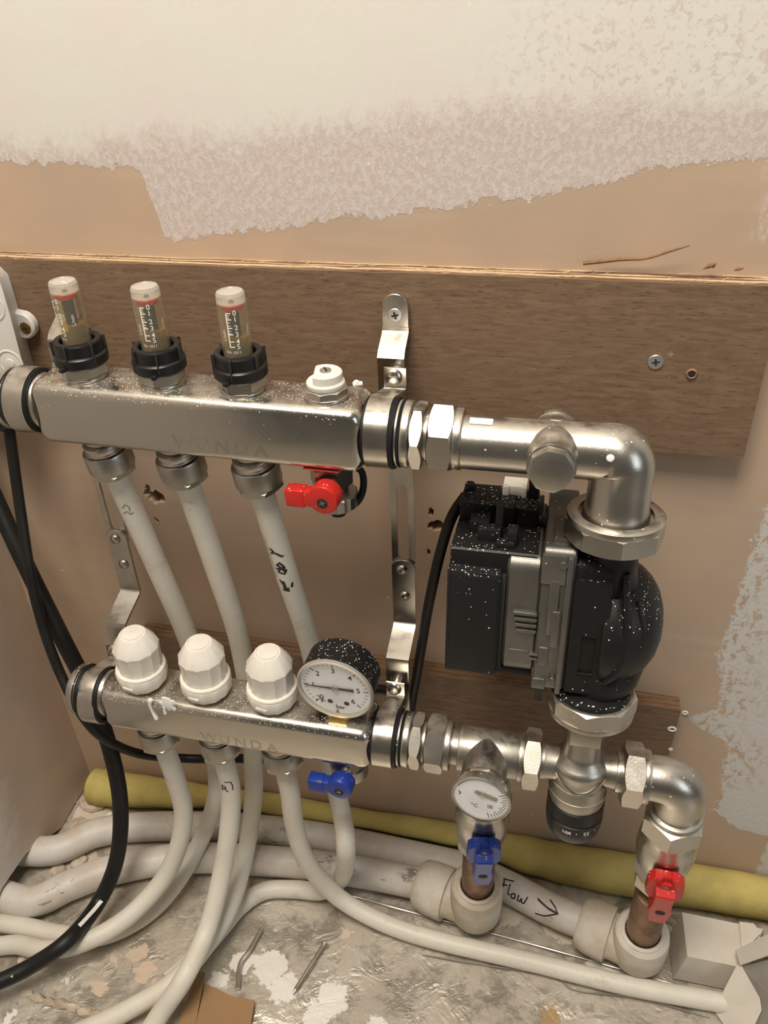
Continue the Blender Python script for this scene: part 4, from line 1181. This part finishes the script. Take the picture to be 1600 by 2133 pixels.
# aluminium mounting frame
al = MB().prism(rrect(-14, 68, -50, 53, 5, 3), -38, -19, yzx(MP), 1.0)
alo = part('motor_frame', al, 'alu', pm, 'cast aluminium motor frame')
for bx_ in ((-24, -20.5, -16.2, -13, -50, 49), (-33, -27, -16.0, -13, -6, 33), (-38.5, -24, -15.6, -12, 30, 50), (-38.5, -30, -15.8, -12, -48, -40), (-30, -25, -16.8, -13, -14, 12), (-33, -21, -6, 22, 52, 56), (-36, -30, -15.5, -12, -30, -16)):
    part('cast_rib', MB().box(*bx_, MP, .9), 'alu', alo)
for z_ in (-40, 44): part('bolt_boss', MB().cyl(2.4, 13.8, 16.6, MP @ T(-26, 0, z_) @ RX(90), 16), 'alu', alo)
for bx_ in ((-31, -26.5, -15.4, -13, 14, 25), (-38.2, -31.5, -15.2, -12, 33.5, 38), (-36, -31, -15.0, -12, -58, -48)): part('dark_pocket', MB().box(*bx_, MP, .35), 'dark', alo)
# stator
st = MB().prism(rrect(-13, 66, -40, 44, 9, 4), -58, -38, yzx(MP), 1.6)
sto = part('stator_housing', st, 'alu', pm, 'rounded bare aluminium stator housing')
for k in range(4): part('cooling_rib', MB().box(-53+(.8*k), -38.4, -15.4, -12, 6-4.2*k, 8.0-4.2*k, MP, .6), 'alu', sto)
for k in range(2): part('cooling_rib', MB().box(-41, -36, -15.6, -12, -23-3.2*k, -21.6-3.2*k, MP, .4), 'alu', sto)
part('cooling_rib', MB().box(-54, -42, -13.9, -12, -22, -21, MP, .3), 'alu', sto)
# control box
cb_ = MB(); cb_.prism(rrect(-16, 70, -42, 33, 2.2, 2), -93, -61, yzx(MP), .9)
cbo = part('control_box', cb_, 'blackpl', pm, 'black plastic electronics box')
x = MB(); x.prism([(-8.5, 30), (-8.5, 43.5), (-7.5, 44.5), (70, 44.5), (70, 30)], -92.5, -41, yzx(MP), .6)
part('box_lid', x, 'blackpl', cbo, 'stepped lid')
part('box_foot', MB().box(-62, -39, -8, 60, -45, -39, MP, .8), 'blackpl', cbo)
x = MB(); x.box(-90.3, -62.2, -16.5, -15.5, -40, 31, MP, .3); part('face_panel', x, 'blackpl', cbo)
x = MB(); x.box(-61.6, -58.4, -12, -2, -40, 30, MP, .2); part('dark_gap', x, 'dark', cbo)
# connectors on the lid
for bx_ in ((-92, -68, 26, 54, 44, 57), (-84, -72, 12, 28, 44, 52), (-68, -58, 22, 50, 44, 58), (-56, -44, 24, 52, 44, 57), (-60, -54, -2, 8, 44, 55), (-78, -64, 2, 10, 44, 53), (-68, -63.5, 6, 12, 44, 68), (-66, -55, -4, 3, 44, 48), (-51, -44.5, 38, 46, 54, 74)):
    part('plug_block', MB().box(*bx_, MP, .8), 'blackpl', pm)
part('plug_barrel', MB().cyl(6.5, -60, -44, MP @ T(0, 32, 51) @ RY(90), 20, .6), 'blackpl', pm)
part('plug_barrel', MB().cyl(3.6, -44, -34, MP @ T(0, 30, 47) @ RY(90), 14), 'blackpl', pm)
part('plug_barrel', MB().cyl(3.2, 57, 62, MP @ T(-88, 44, 0), 14), 'blackpl', pm)
x = MB(); x.box(-67, -52, 40, 54, 57, 64, MP, .8); x.box(-67, -63, 38.6, 42, 50, 64, MP, .6); x.box(-55, -52, 38.6, 42, 55, 64, MP, .6); part('white_connector', x, 'white', pm, 'white plastic connector clip')
# supply lead of the pump
pc = [MP @ Vector((-90, 42, 54)), at(940, 1080, y=-60), at(915, 1160, y=-58), at(893, 1260, y=-56), at(876, 1360, y=-52), at(862, 1440, y=-47), at(846, 1500, y=-50), (172, -62, 262), (150, -72, 268), (120, -78, 270)]
pipe('power_lead', 'thin black lead hanging from the pump plugs behind the bracket', pc, 3.6, 'cable', 'cable')

# mixing valve --------------------------------------------------------
lo = ML @ Vector((XP-1, 0, 0))
MV = T(*lo) @ RX(PT)
t = thing('mixing_valve', 'nickel thermostatic mixing valve with black temperature knob under the pump', 'valve', MV @ Vector((0, 0, -60)))
part('valve_body', MB().lathe([(13, 52), (13.2, 46), (12.8, 40), (12.6, 16), (13.2, 12), (17.4, 8.6), (19.2, 6.0), (19.4, 3.4), (18.4, 1), (18.4, -9), (18.9, -12), (18.9, -26), (18.4, -27.6)], MV, 44).lathe([(12.4, -26), (11.6, -21), (11.0, -15), (11.0, 15), (11.6, 21), (12.4, 26)], MV @ RY(90), 36), 'nickel_dull', t, 'cast nickel body', 50)
part('cast_flat', MB().box(-10, 10, -14.0, -10, 30, 45, MV, .8), 'nickel_dull', t)
for h_ in (-19, -9): part('cast_line', MB().cyl(19.7, h_, h_+1, MV, 44, .4), 'nickel_dull', t)
arc = MB(); arc.tube([MV @ Vector((19.2*math.sin(R(a)), -19.2*math.cos(R(a)), -2-6*math.cos(R(a*2.2)))) for a in range(-70, 75, 6)], .6, 6); part('cast_line', arc, 'nickel_dull', t)
kb = MB().lathe([(r_, h_-4.2) for r_, h_ in [(18.4, -23.2), (19.4, -23.6), (19.6, -33.6), (18.8, -34), (18.8, -35), (19.6, -35.4), (19.4, -42), (18.6, -48), (16.2, -53), (12, -56.6), (6, -58.2), (.02, -58.6)]], MV, 48)
kn = part('temperature_knob', kb, 'blackcl', t, 'rounded black knob')
mb = MB(); w = wrap_cyl(MV @ T(0, 0, -3.6), 19.75, R(-88))
put_text(mb, w, 'MIN', 4.2, -5.5, -40, 180, bold=.02, sx=.8); put_text(mb, w, '35', 4.8, 8.2, -40, 180, bold=.02); mb.add([w(1.2+.5*math.cos(i*PI/6), -40+.5*math.sin(i*PI/6)) for i in range(12)], [list(range(12))]); mb.add([w(14.5+.5*math.cos(i*PI/6), -39+.5*math.sin(i*PI/6)) for i in range(12)], [list(range(12))])
part('knob_print', mb, 'print', kn, 'white figures upside down')
union('pipe_union', 'single hexagon union between thermometer tee and mixing valve', AXL, [('washer', 274.6, 278, -16.8, 0), ('union_nut', 277.6, 289.6, 36, 8), ('thread', 289, 293, -12, 0)], 'nickel_dull')
union('pipe_union', 'large hexagon nut joining mixing valve to the short elbow', AXL, [('thread', 339, 343.5, -13.5, 0), ('union_nut', 343, 357, 37.5, 8), ('washer', 356.6, 360.5, -18, 0)], 'nickel')

# short elbow and both risers -------------------------------------------
XE = 383.0
eo = ML @ Vector((XE, 0, 0))
colR = at(1339, 1940, z=53); dR = (colR-eo).normalized()
t = thing('short_elbow', 'satin nickel elbow turning down to the red-levered valve', 'elbow', eo+dR*34)
P = [eo+Vector((-24, 0, 0)), eo+Vector((-18, 0, 0))]; rad = [15.0, 15.2]
for i in range(1, 10):
    a = PI/2*i/10; P.append(eo+Vector((-15+15*math.sin(a), 0, 0))+dR*(15-15*math.cos(a))); rad.append(15.4+.1*i)
for d_, r_ in ((15, 16.2), (24, 16), (30, 16), (31, 17.6), (34.5, 18), (36, 17.2)): P.append(eo+dR*d_); rad.append(r_)
part('elbow_body', MB().tube(P, rad, 32), 'nickel', t, None, 50)
part('swivel_ring', MB().cyl(18.6, 30.6, 33.2, axis(eo, dR), 36, .5), 'nickel_dull', t)


def iso_valve(label, o, d, d0, lever_mt, collar_pt, side_rot, big=True, k=1.5, lv0=50):
    """inline ball valve: o origin on axis, d direction down, d0 start"""
    L_ = (collar_pt-o).length
    m = axis(o+d*d0, d, (1, 0, 0))                                     # local Z down the pipe
    t = thing('isolating_valve', label, 'valve', o+d*(d0+66))
    part('top_nut', MB().hexn(38 if big else 34, 0, 13*k, m, rot=R(10), ch=.97), 'nickel', t, 'hexagon union nut')
    part('valve_body', MB().lathe([(r_, h_*k) for r_, h_ in [(18.5, 12), (18.6, 13.4), (19.0, 16), (18.4, 18), (20.2, 22), (20.8, 30), (20.0, 37), (18.4, 41), (17, 43)]], m, 40), 'nickel', t, 'rounded nickel body')
    part('body_hex', MB().hexn(35, 41*k, 51*k, m, rot=R(20), ch=.97), 'nickel_dull', t)
    part('gland_nut', MB().hexn(32, 52*k, 62*k, m, rot=R(5), ch=.96).cyl(16.8, 50.6*k, 52.4*k, m, 32, .4), 'nickel_dull', t)
    part('brass_ring', MB().cyl(17.1, 51.2*k, 53.4*k, m, 32, .3), 'brass', t)
    # lever: stem looks out to the room
    out = Vector((math.sin(R(side_rot)), -1, .12)); out = (out-d*out.dot(d)).normalized()
    mm = axis(o+d*(d0+lv0)+out*17, out, tuple(-d))                       # local Z out, Y up the pipe
    part('stem', MB().cyl(6.2, 0, 9, mm, 20).hexn(6.4, 8, 13.6, mm, n=4), 'nickel', t)
    lv = MB(); lv.lathe([(10.8, 4.5), (11.2, 5), (11.2, 9.5), (10.2, 10.4)], mm, 6 if 0 else 28)
    pts = [(-12, 6.5), (-12.8, -9), (-10, -15), (10, -15), (12.8, -9), (12, 6.5), (8, 11), (3.2, 11.6), (3.2, 5), (-3.2, 5), (-3.2, 11.6), (-8, 11)]
    lv.prism(pts, 4.4, 12.5, mm, .7)
    pts = [(-6.4, 2), (-6.4, -16), (-8.0, -26), (-6.0, -45), (6.0, -45), (8.0, -26), (6.4, -16), (6.4, 2)]
    lv.prism(pts, 8, 19.5, mm @ RX(7), 1.0)
    l = part('lever', lv, lever_mt, t, 'moulded butterfly lever')
    part('hole', MB().cyl(3.5, 19.0, 19.8, mm @ RX(7) @ T(0, -25, 0), 20, .1), 'dark', l)
    return t


iso_valve('nickel ball valve with red butterfly lever above the right-hand copper stub', eo, dR, 35.5, 'red', colR, -2)
ro = solo('copper_riser', MB().cyl(13.4, (colR-eo).length-66, (colR-eo).length+16, axis(eo, dR), 32, .5), 'copper', 'tarnished copper stub between red-levered valve and plastic elbow by the carton', 'pipe', eo+dR*((colR-eo).length+16), 'copper stubs')

# tee with thermometer, blue valve
XT = 253.0
to = ML @ Vector((XT, 0, 0))
colL = at(994, 1842, z=66); dL = (colL-to).normalized()
t = thing('pipe_tee', 'nickel tee carrying the small round thermometer', 'fitting', to+Vector((0, 0, -30)))
part('tee_run', MB().cyl(15.8, XT-19.5, XT+22, AXL, 36, .8), 'nickel_dull', t, 'cast horizontal run')
part('branch', MB().lathe([(15.6, 0), (15.4, 14), (15.2, 20), (14.4, 27), (10, 28)], axis(to, (0, -1, .06)), 36), 'nickel_dull', t, 'branch pointing to the room')
part('branch', MB().lathe([(15.8, 0), (15.6, 24), (17, 26), (17, 32), (15, 33)], axis(to, dL), 36), 'nickel_dull', t)
th = thing('dial_thermometer', 'small round dial thermometer with bright rim on the tee', 'thermometer', to+Vector((0, -46, -18)))
mh = axis(to, (0, -1, .06)); part('hex_stem', MB().hexn(23, 25, 34, mh, rot=.2).cyl(9, 33, 38, mh, 24), 'nickel_dull', th)
tf = T(*(at(1002, 1663, y=-152))) @ RZ(-6) @ RX(90-4) @ RZ(-4)
part('case', MB().lathe([(12, -8), (17.5, -7), (19.4, -5), (19.8, -1), (19.8, .8), (18.9, 1.6), (18.1, 1.2), (18.1, -.8), (.02, -.8)], tf, 52), 'nickel', th, 'bright metal case and rim')
di = part('dial', MB().lathe([(18.0, -.9), (18.0, -.1), (.02, -.1)], tf, 48), 'dial', th, 'white dial face')
mb = MB(); w = wrap_plane(tf @ T(0, 0, .0))
put_text(mb, w, '\u00b0C', 4.4, -3.4, -8.2, 8, bold=.02); put_text(mb, w, '80', 4.6, 6.6, -5.2, 188, bold=.02, sx=.8)
for k in range(13): put_line(mb, w, [pol(-65+8*k, 14.2 if k % 3 else 12.8), pol(-65+8*k, 17.0)], .5, 1)
for k in range(36): put_line(mb, w, [pol(40+3.4*k, 16.0), pol(40+3.4*k, 17.2)], .4, 1)
put_line(mb, w, [(-15, 1.5), (-13.4, -.4), (-14.6, -2)], .8, 1)
part('dial_print', mb, 'ink', di, 'black ticks and figures')
mb = MB(); mb.prism([(-5, -1.4), (-5, 1.4), (0, 1.9), (10, 1.6), (10, -1.6), (0, -1.9)], .15, .5, tf @ T(.5, 4.5, 0) @ RZ(-8)); nl = part('needle', mb, 'greyprint', th, 'grey pointer'); part('hub', MB().cyl(2.2, .2, 1.0, tf @ T(.5, 4.0, 0), 18, .3), 'nickel', nl)
part('dial_glass', MB().lathe([(18.1, .6), (18.1, 1.1), (9, 1.7), (.02, 1.9), (.02, 1.5), (9, 1.3)], tf, 40, False, False), 'glass', th)
iso_valve('nickel ball valve with blue butterfly lever below the thermometer', to, dL, 46, 'blue', colL, 10, False, 1.38, 43)
solo('copper_riser', MB().cyl(13.4, (colL-to).length-62, (colL-to).length+16, axis(to, dL), 32, .5), 'copper', 'copper stub between blue-levered valve and plastic elbow', 'pipe', to+dL*((colL-to).length+16), 'copper stubs')


# ------------------------------------------------------------------ push-fit elbows on the floor
def push_elbow(label, col_pt, d, end, pend):
    """col_pt top of upright socket, d down the riser, end: far end of the lying socket"""
    ce = col_pt+d*((col_pt.z-23)/-d.z)                                # elbow centre
    t = thing('push_fit_elbow', label, 'elbow', Vector((ce.x, ce.y, 0)), 'push-fit elbows on the floor')
    L_ = (ce-col_pt).length
    m = axis(col_pt, d)
    part('upright_socket', MB().lathe([(15, 9), (15, 1.5), (16.4, .4), (19.5, 0), (21.6, 2), (22.4, 8), (22.6, L_*.6), (22.2, L_+4), (19, L_+13), (12, L_+18), (.02, L_+19.4)], m, 40, False), 'fit', t, 'cream upright socket')
    part('grip_ring', MB().lathe([(14.2, 7), (14.2, -1), (15.2, -1.6), (17.6, -1.2), (17.8, .8), (16, 2)], m, 36, loop=True), 'fit', t)
    q = (end-ce); h = q.length; q.normalize(); mm = axis(ce, q)
    part('lying_socket', MB().lathe([(19, 0), (19, h*.42), (20, h*.46), (23.2, h*.47), (23.6, h*.50), (23.2, h*.80), (21.5, h*.95), (18.5, h), (15, h)], mm, 40), 'fit', t, 'cream lying socket with cap')
    return ce


endL = at(872, 1838, z=22); endR = at(1208, 1918, z=22)
ceL = push_elbow('cream push-fit elbow on the floor under the blue lever', colL, dL, endL, None)
ceR = push_elbow('cream push-fit elbow on the floor under the red lever', colR, dR, endR, None)
fo, fP = pipe('supply_pipe', 'thick white pipe marked Flow lying along the yellow foam', [(-240, -106, 14), at(105, 1772, z=14), at(200, 1735, z=14), at(300, 1722, z=14), at(470, 1722, z=14), at(590, 1733, z=14), at(700, 1750, z=14), at(900, 1792, z=14.5), at(980, 1812, z=15), at(1052, 1844, z=16), at(1150, 1895, z=20), endR+(ceR-endR)*.1, endR+(ceR-endR)*.3], 14, 'pipebig', 'pipe', 'thick supply pipes', seg=28)
go, gP = pipe('supply_pipe', 'thick dusty white pipe ending in the elbow under the blue lever', [(-240, -150, 14), (-200, -146, 14), at(64, 1878, z=14), at(150, 1842, z=14), at(250, 1808, z=14), at(400, 1787, z=14), at(600, 1797, z=15), at(760, 1818, z=17), endL+(ceL-endL)*.1, endL+(ceL-endL)*.3], 14, 'pipebig', 'pipe', 'thick supply pipes', seg=28)
L = 0; v0 = None; tgt = at(1055, 1846, z=17)
best = min(range(len(fP)), key=lambda i: (fP[i]-tgt).length)
for i in range(best): L += (fP[i+1]-fP[i]).length
mb = MB(); w = wrap_path(fP, 14.15, (-.05, -.62, .78))
# handwriting: F l o w and an arrow, strokes in (along, across)
def hand(st, s0, k=1.0):
    for q in st: put_line(mb, w, [(-(b)*k, s0+a*k) for a, b in q], 1.25, 4)
hand([[(0, 7), (1.5, 2), (.5, -5)], [(-1, 6.5), (5, 7.5), (9, 8.5)], [(0, 1.5), (5, 2.5)], [(7, 5), (7.5, 0), (8, -4), (10, -4)], [(13, -1), (11, -3), (12, -5.5), (15, -5), (15, -1.5), (13, -1)], [(18, 0), (18, -5), (20, -5), (21.5, -1.5), (22, -5), (24.5, -4.5), (26, 2)]], L+1)
hand([[(34, 5), (44, 2), (54, 1)], [(35, 4), (46, 1), (54, .5)], [(44, 9), (50, 5), (54, .5)], [(36, -8), (44, -6), (54, 1)]], L+1)
tag_ink(fo, mb, label='Flow and an arrow in black marker')
mb = MB(); w = wrap_path(gP, 14.1, (0, -.55, .83)); rq = random.Random(4); Lg = sum((gP[i+1]-gP[i]).length for i in range(len(gP)-1))
for k in range(14):
    s_ = rq.choice([rq.uniform(90, 130), rq.uniform(Lg-140, Lg-45)]); u = rq.uniform(-4, 8)
    put_line(mb, w, [(u, s_), (u+rq.uniform(-1.5, 1.5), s_+rq.uniform(2, 7))], rq.uniform(.5, 1.9), 2)
tag_ink(go, mb, 'grime_mark', 'black scuffs and grime', 'greyprint')

# ================================================================== FOAM, CABLES, JUNCTION BOX, LITTER
FM = [(-160, -20, 17, 17.5), (-135, -20, 17.5, 18.5), (-80, -16, 19, 14.5), (10, -11, 23, 10), (130, -10.5, 24, 9.3), (220, -11, 23.5, 10), (290, -17, 20, 16), (350, -19.5, 19.5, 18.6), (460, -19.5, 20, 18.8), (560, -20, 20, 18.8), (800, -20, 20, 18.8)]
FPp = crv([f[:3] for f in FM], 14)
rad = []
for k in range(len(FPp)):
    i_ = min(k//14, len(FM)-2); u = k/14-i_; u = u*u*(3-2*u)
    rad.append(FM[i_][3]*(1-u)+FM[i_+1][3]*u+.5*math.sin(k*.31)+.35*math.sin(k*.83+1))
rad[0] = 16; rad[1] = 17.8
solo('foam_strip', MB().tube(FPp, rad, 26), 'foam', 'yellow foam edge insulation rolled along the foot of the wall', 'insulation', angle=60)

pipe('thick_cable', 'thick black cable hanging past the end caps with paint smears, curling across floor', [at(-60, 930, y=-18), at(-10, 1040, y=-30), at(60, 1190, y=-50), at(130, 1330, y=-62), at(190, 1450, y=-70), at(232, 1570, y=-84), at(251, 1680, y=-100), at(243, 1790, y=-122), at(205, 1880, y=-146), at(140, 1960, z=46), at(60, 2015, z=34), at(-30, 2058, z=30), at(-120, 2100, z=22)], 6.8, 'cable', 'cable')
tc = bpy.data.objects['thick_cable']
tp = crv([at(60, 1190, y=-50), at(130, 1330, y=-62)], 4)
kk = crv([at(251, 1680, y=-100), at(243, 1790, y=-122), at(205, 1880, y=-146), at(140, 1960, z=46), at(60, 2015, z=34), at(-30, 2058, z=30)], 10)
w = wrap_path(kk, 6.95, (.3, -.55, .78)); mb = MB(); Lk = [0]
for i in range(1, len(kk)): Lk.append(Lk[-1]+(kk[i]-kk[i-1]).length)
i0 = min(range(len(kk)), key=lambda i: (kk[i]-at(175, 1920, y=-158)).length); s0 = Lk[i0]
put_line(mb, w, [(-2.2, s0-12), (-1.0, s0+2), (.2, s0+14), (1.2, s0+26)], 3.4, 5)
i1 = min(range(len(kk)), key=lambda i: (kk[i]-at(20, 2035, z=32)).length)
put_line(mb, w, [(0, Lk[i1]-6), (1.5, Lk[i1]+4), (2.5, Lk[i1]+16)], 3.0, 4)
tag_ink(tc, mb, 'paint_smear', 'dried white paint smear', 'paint')
pipe('thin_cable', 'thinner black cable from the junction box gland running behind the lower pipes', [at(16, 870, y=-36), at(28, 960, y=-40), at(42, 1060, y=-48), at(62, 1190, y=-66), at(85, 1290, y=-72), at(120, 1390, y=-84), at(165, 1480, y=-98), at(215, 1536, y=-96), at(290, 1570, y=-70), at(390, 1580, y=-46), at(480, 1580, y=-44), at(548, 1580, y=-43)], 4.0, 'cable', 'cable')

# junction box ----------------------------------------------------------
jb = thing('junction_box', 'grey-white plastic junction box with round knockouts on the wide board', 'junction box', (-120, -40, 462))
# outline of the front, sides tapered back to the board
fr_ = [at(-120, 566, y=-40), at(-18, 566, y=-40), at(-2, 584, y=-40), at(16, 644, y=-40), at(50, 772, y=-40), at(44, 790, y=-40), at(6, 828, y=-40), at(-20, 838, y=-40), at(-120, 838, y=-40)]
fr_ = [(p.x, p.z) for p in fr_]
mB = T(0, 0, 0) @ RX(90)
bk_ = [at(a_, b_, y=-16) for a_, b_ in ((-120, 560), (-4, 552), (16, 572), (36, 638), (72, 772), (66, 798), (22, 842), (-10, 856), (-120, 856))]
bk_ = [(p.x, p.z) for p in bk_]
def lerp2(A, B, k): return [(a[0]+(b[0]-a[0])*k, a[1]+(b[1]-a[1])*k) for a, b in zip(A, B)]
fr2 = inset(fr_, 1.2)
part('box_body', MB().rings([[(x, -15.4, z) for x, z in bk_], [(x, -22, z) for x, z in lerp2(bk_, fr_, .15)], [(x, -32, z) for x, z in lerp2(bk_, fr_, .55)], [(x, -37.5, z) for x, z in lerp2(bk_, fr_, .88)], [(x, -39.4, z) for x, z in fr_], [(x, -40, z) for x, z in fr2]]), 'boxgrey', jb, 'shell of the box', 40)
lug = at(52, 680, y=-22)
n = 12; lp = [(-16, 9), (-16, -9)]+[(9*math.cos(R(-80+160*i/n))-1, 9.5*math.sin(R(-80+160*i/n))) for i in range(n+1)]
part('mounting_lug', MB().prism(lp, 0, 7, T(lug.x-1, -15.6, lug.z) @ RX(90) @ RZ(-12), 1.2), 'boxgrey', jb, 'screw lug on the side')
ms = axis((lug.x+.5, -22.4, lug.z-1), (0, -1, 0)) @ RZ(15)
s_ = part('lug_screw', MB().lathe([(4.2, 0), (4.2, .5), (3.4, 1), (.02, 1.1)], ms, 24), 'brass', jb, 'brass cross-head screw'); x = MB(); cross(x, 2.2, 1.05, ms, .9); part('cross_slot', x, 'dark', s_)
for (a, b, r_) in ((-20, 638, 9.0), (22, 756, 8.0)):
    q = at(a, b, y=-40); mm = axis((q.x, -40, q.z), (0, -1, 0))
    k = part('knockout', MB().lathe([(r_+1.6, -.4), (r_+1.6, .2), (r_+.6, .6), (r_, .4), (r_, -.1), (r_-2.5, .3), (.02, .5)], mm, 36), 'boxgrey', jb, 'round cable knockout')
    part('pip', MB().lathe([(3.4, .2), (3.0, .9), (.02, 1.2)], mm, 20), 'boxgrey', k)
gl = at(14, 866, y=-36); part('cable_gland', MB().lathe([(13, 14), (12.6, 2), (11.5, -2), (6, -5), (4.4, -7)], T(gl.x-4, -36, gl.z-4), 24), 'blackcl', jb, 'black rubber gland')

# litter on the floor ---------------------------------------------------
ca, cb2 = at(1427, 1905, z=40), at(1585, 1945, z=40)
t = thing('white_carton', 'small closed off-white carton standing beside the red-levered elbow', 'carton', (at(1480, 2010, z=0).x, -70, 0))
A_, B_, C_, D_ = at(1421, 1900, z=34), at(1540, 1916, z=34), at(1530, 2010, z=34), at(1432, 1992, z=34)
B_ = at(1590, 1935, z=34); C_ = at(1560, 2018, z=34)
def lowp(p, px, py): return at(px, py, z=1)
Al, Dl, Cl = at(1397, 2020, z=1), at(1400, 2040, z=1), at(1530, 2062, z=1)
qb = MB()
top_ = [A_, B_, C_, D_]; bot_ = [at(1392, 1950, z=1), at(1590, 2000, z=1), at(1545, 2068, z=1), at(1403, 2038, z=1)]
qb.rings([[tuple(p) for p in bot_], [tuple(p) for p in top_]])
part('carton_body', qb, 'carton', t, None, 20)
fl = MB(); n_ = Vector((0, 0, 1.0))
fv = [at(1540, 1921, z=36), at(1570, 1925, z=37), at(1585, 1945, z=37), at(1545, 1985, z=36)]
fl.rings([[tuple(p) for p in fv], [tuple(p+n_) for p in fv]]); part('tuck_flap', fl, 'carton', t)
t = thing('open_carton', 'torn open grey card tube at the near right corner', 'carton', at(1560, 2090, z=0))
o1 = MB()
# open square sleeve lying down with its mouth towards the left
s1 = [at(1497, 2080, z=6), at(1552, 2133, z=2), at(1640, 2260, z=2), at(1570, 2240, z=2)]
pA, pB, pC, pD = at(1531, 1986, z=46), at(1640, 1925, z=52), at(1490, 2100, z=4), at(1560, 2150, z=3)
pE, pF = at(1585, 2080, z=30), at(1590, 2085, z=26)
def sheet(mb, pts, n, th=1.0):
    n = Vector(n).normalized()*th; mb.rings([[tuple(p) for p in pts], [tuple(p+n) for p in pts]])
sheet(o1, [at(1532, 1980, z=46), at(1604, 1944, z=52), at(1700, 1900, z=54), at(1720, 1960, z=54), at(1604, 1990, z=50), at(1541, 2012, z=45)], (0, 0, 1))
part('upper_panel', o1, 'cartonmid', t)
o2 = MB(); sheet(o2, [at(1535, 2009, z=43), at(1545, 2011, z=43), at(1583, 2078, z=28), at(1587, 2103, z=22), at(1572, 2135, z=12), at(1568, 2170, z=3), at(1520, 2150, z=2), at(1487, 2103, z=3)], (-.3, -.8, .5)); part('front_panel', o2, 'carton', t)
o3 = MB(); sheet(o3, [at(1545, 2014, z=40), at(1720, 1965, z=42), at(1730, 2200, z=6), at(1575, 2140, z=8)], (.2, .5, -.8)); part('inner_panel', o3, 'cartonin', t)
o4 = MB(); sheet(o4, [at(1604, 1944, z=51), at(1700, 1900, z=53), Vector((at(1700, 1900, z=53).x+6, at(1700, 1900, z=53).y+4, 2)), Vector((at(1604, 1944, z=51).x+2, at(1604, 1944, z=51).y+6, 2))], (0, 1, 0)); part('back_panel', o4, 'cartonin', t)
t_ = at(1680, 2150, z=0)
# brown cardboard scrap at the near edge
bc = thing('cardboard_scrap', 'torn brown cardboard scrap at the near edge of the floor', 'cardboard', at(450, 2100, z=0))
c1 = MB(); sheet(c1, [at(412, 2024, z=8), at(428, 2028, z=8), at(400, 2180, z=4), at(355, 2180, z=4)], (0, 0, 1), 1.6); part('folded_edge', c1, 'cardboard', bc)
c2 = MB(); sheet(c2, [at(428, 2052, z=7), at(450, 2060, z=7), at(480, 2076, z=6), at(531, 2085, z=6), at(516, 2180, z=4), at(398, 2180, z=4)], (0, 0, 1), 1.6); part('sheet', c2, 'cardboard', bc)
# long screw on the foil
p0, p1 = at(676, 1967, z=4), at(609, 2072, z=3.2)
sv = thing('drywall_screw', 'long grey screw lying loose on the foil floor', 'screw', Vector((p1.x, p1.y, 0)))
d_ = (p1-p0); L_ = d_.length; m = axis(p0, d_)
part('head', MB().lathe([(3.6, -1), (4.0, -.4), (3.6, .4), (1.8, 3)], m, 18), 'nickel_dull', sv)
prof = [(1.5, 2)]
for k in range(int((L_-6)/1.6)): prof += [(2.2, 3+1.6*k), (1.45, 3.8+1.6*k)]
prof += [(1.2, L_-3), (.1, L_)]
part('threaded_shank', MB().lathe(prof, m, 12), 'nickel_dull', sv, None, 20)
# rubble by the return wall
rq = random.Random(12)
def rock(px, py, s_, label, mt='rubble', flat=.6):
    c = at(px, py, z=0); n = 9; rg = []
    for h_, k in ((0, .75), (.35, 1.0), (.75, .85), (1, .45)):
        rg.append([(c.x+s_*k*rq.uniform(.75, 1.2)*math.cos(2*PI*j/n), c.y+s_*k*rq.uniform(.75, 1.2)*math.sin(2*PI*j/n), h_*s_*flat*1.2-1) for j in range(n)])
    return solo('plaster_chunk' if mt == 'rubble' else 'foil_scrap', MB().rings(rg), mt, label, 'debris', angle=25)
rock(200, 1668, 17, 'broad chunk of broken plaster in the corner behind the thick black cable', flat=.35)
rock(168, 1722, 12, 'pale plaster chunk touching the return wall above the thick pipe', flat=.35)
rock(165, 1795, 9, 'plaster lump between the two thick pipes by the return wall', flat=.5)
rock(120, 1812, 8, 'small plaster lump tucked against the return wall edge', flat=.5)
rock(52, 2002, 7, 'brownish crumb under the thick black cable near frame edge', flat=.5)
c = at(220, 1702, z=8); sh = MB(); sh.prism([(-7, -2.4), (7, -1.4), (6.5, 1.2), (-6, 2)], 0, .8, T(c.x, c.y, 7.5) @ RZ(62) @ RX(15)); solo('white_shard', sh, 'paint', 'thin bright shard leaning by the foam end', 'debris')
c = at(166, 1812, z=6); sh = MB(); sh.prism([(-5, -3), (5, -2), (6, 2), (-3, 2.4)], 0, .8, T(c.x, c.y, 8.6) @ RZ(20) @ RX(10)); solo('white_shard', sh, 'paint', 'bright shard lying on the plaster lump between thick pipes', 'debris')
# paint blobs at the lower batten end
for i_, (a, b, s_, lbl) in enumerate(((1400, 1518, 3.6, 'ring-shaped white paint blob at the lower batten end'), (1427, 1484, 2.6, 'small pale paint ring on plaster beside lower batten'), (1397, 1560, 1.8, 'white paint drip at the foot of the batten end'))):
    q = at(a, b, y=-1 if i_ == 1 else -15.4); bb = MB()
    bb.lathe([(s_*.45, 0), (s_, 0), (s_*.95, .8), (s_*.6, 1.0), (s_*.45, .4)], axis(q, (0, -1, 0)) @ Matrix.Diagonal((1, .8, 1, 1)), 16, loop=True)
    solo('paint_blob', bb, 'paint', lbl, 'paint mark')
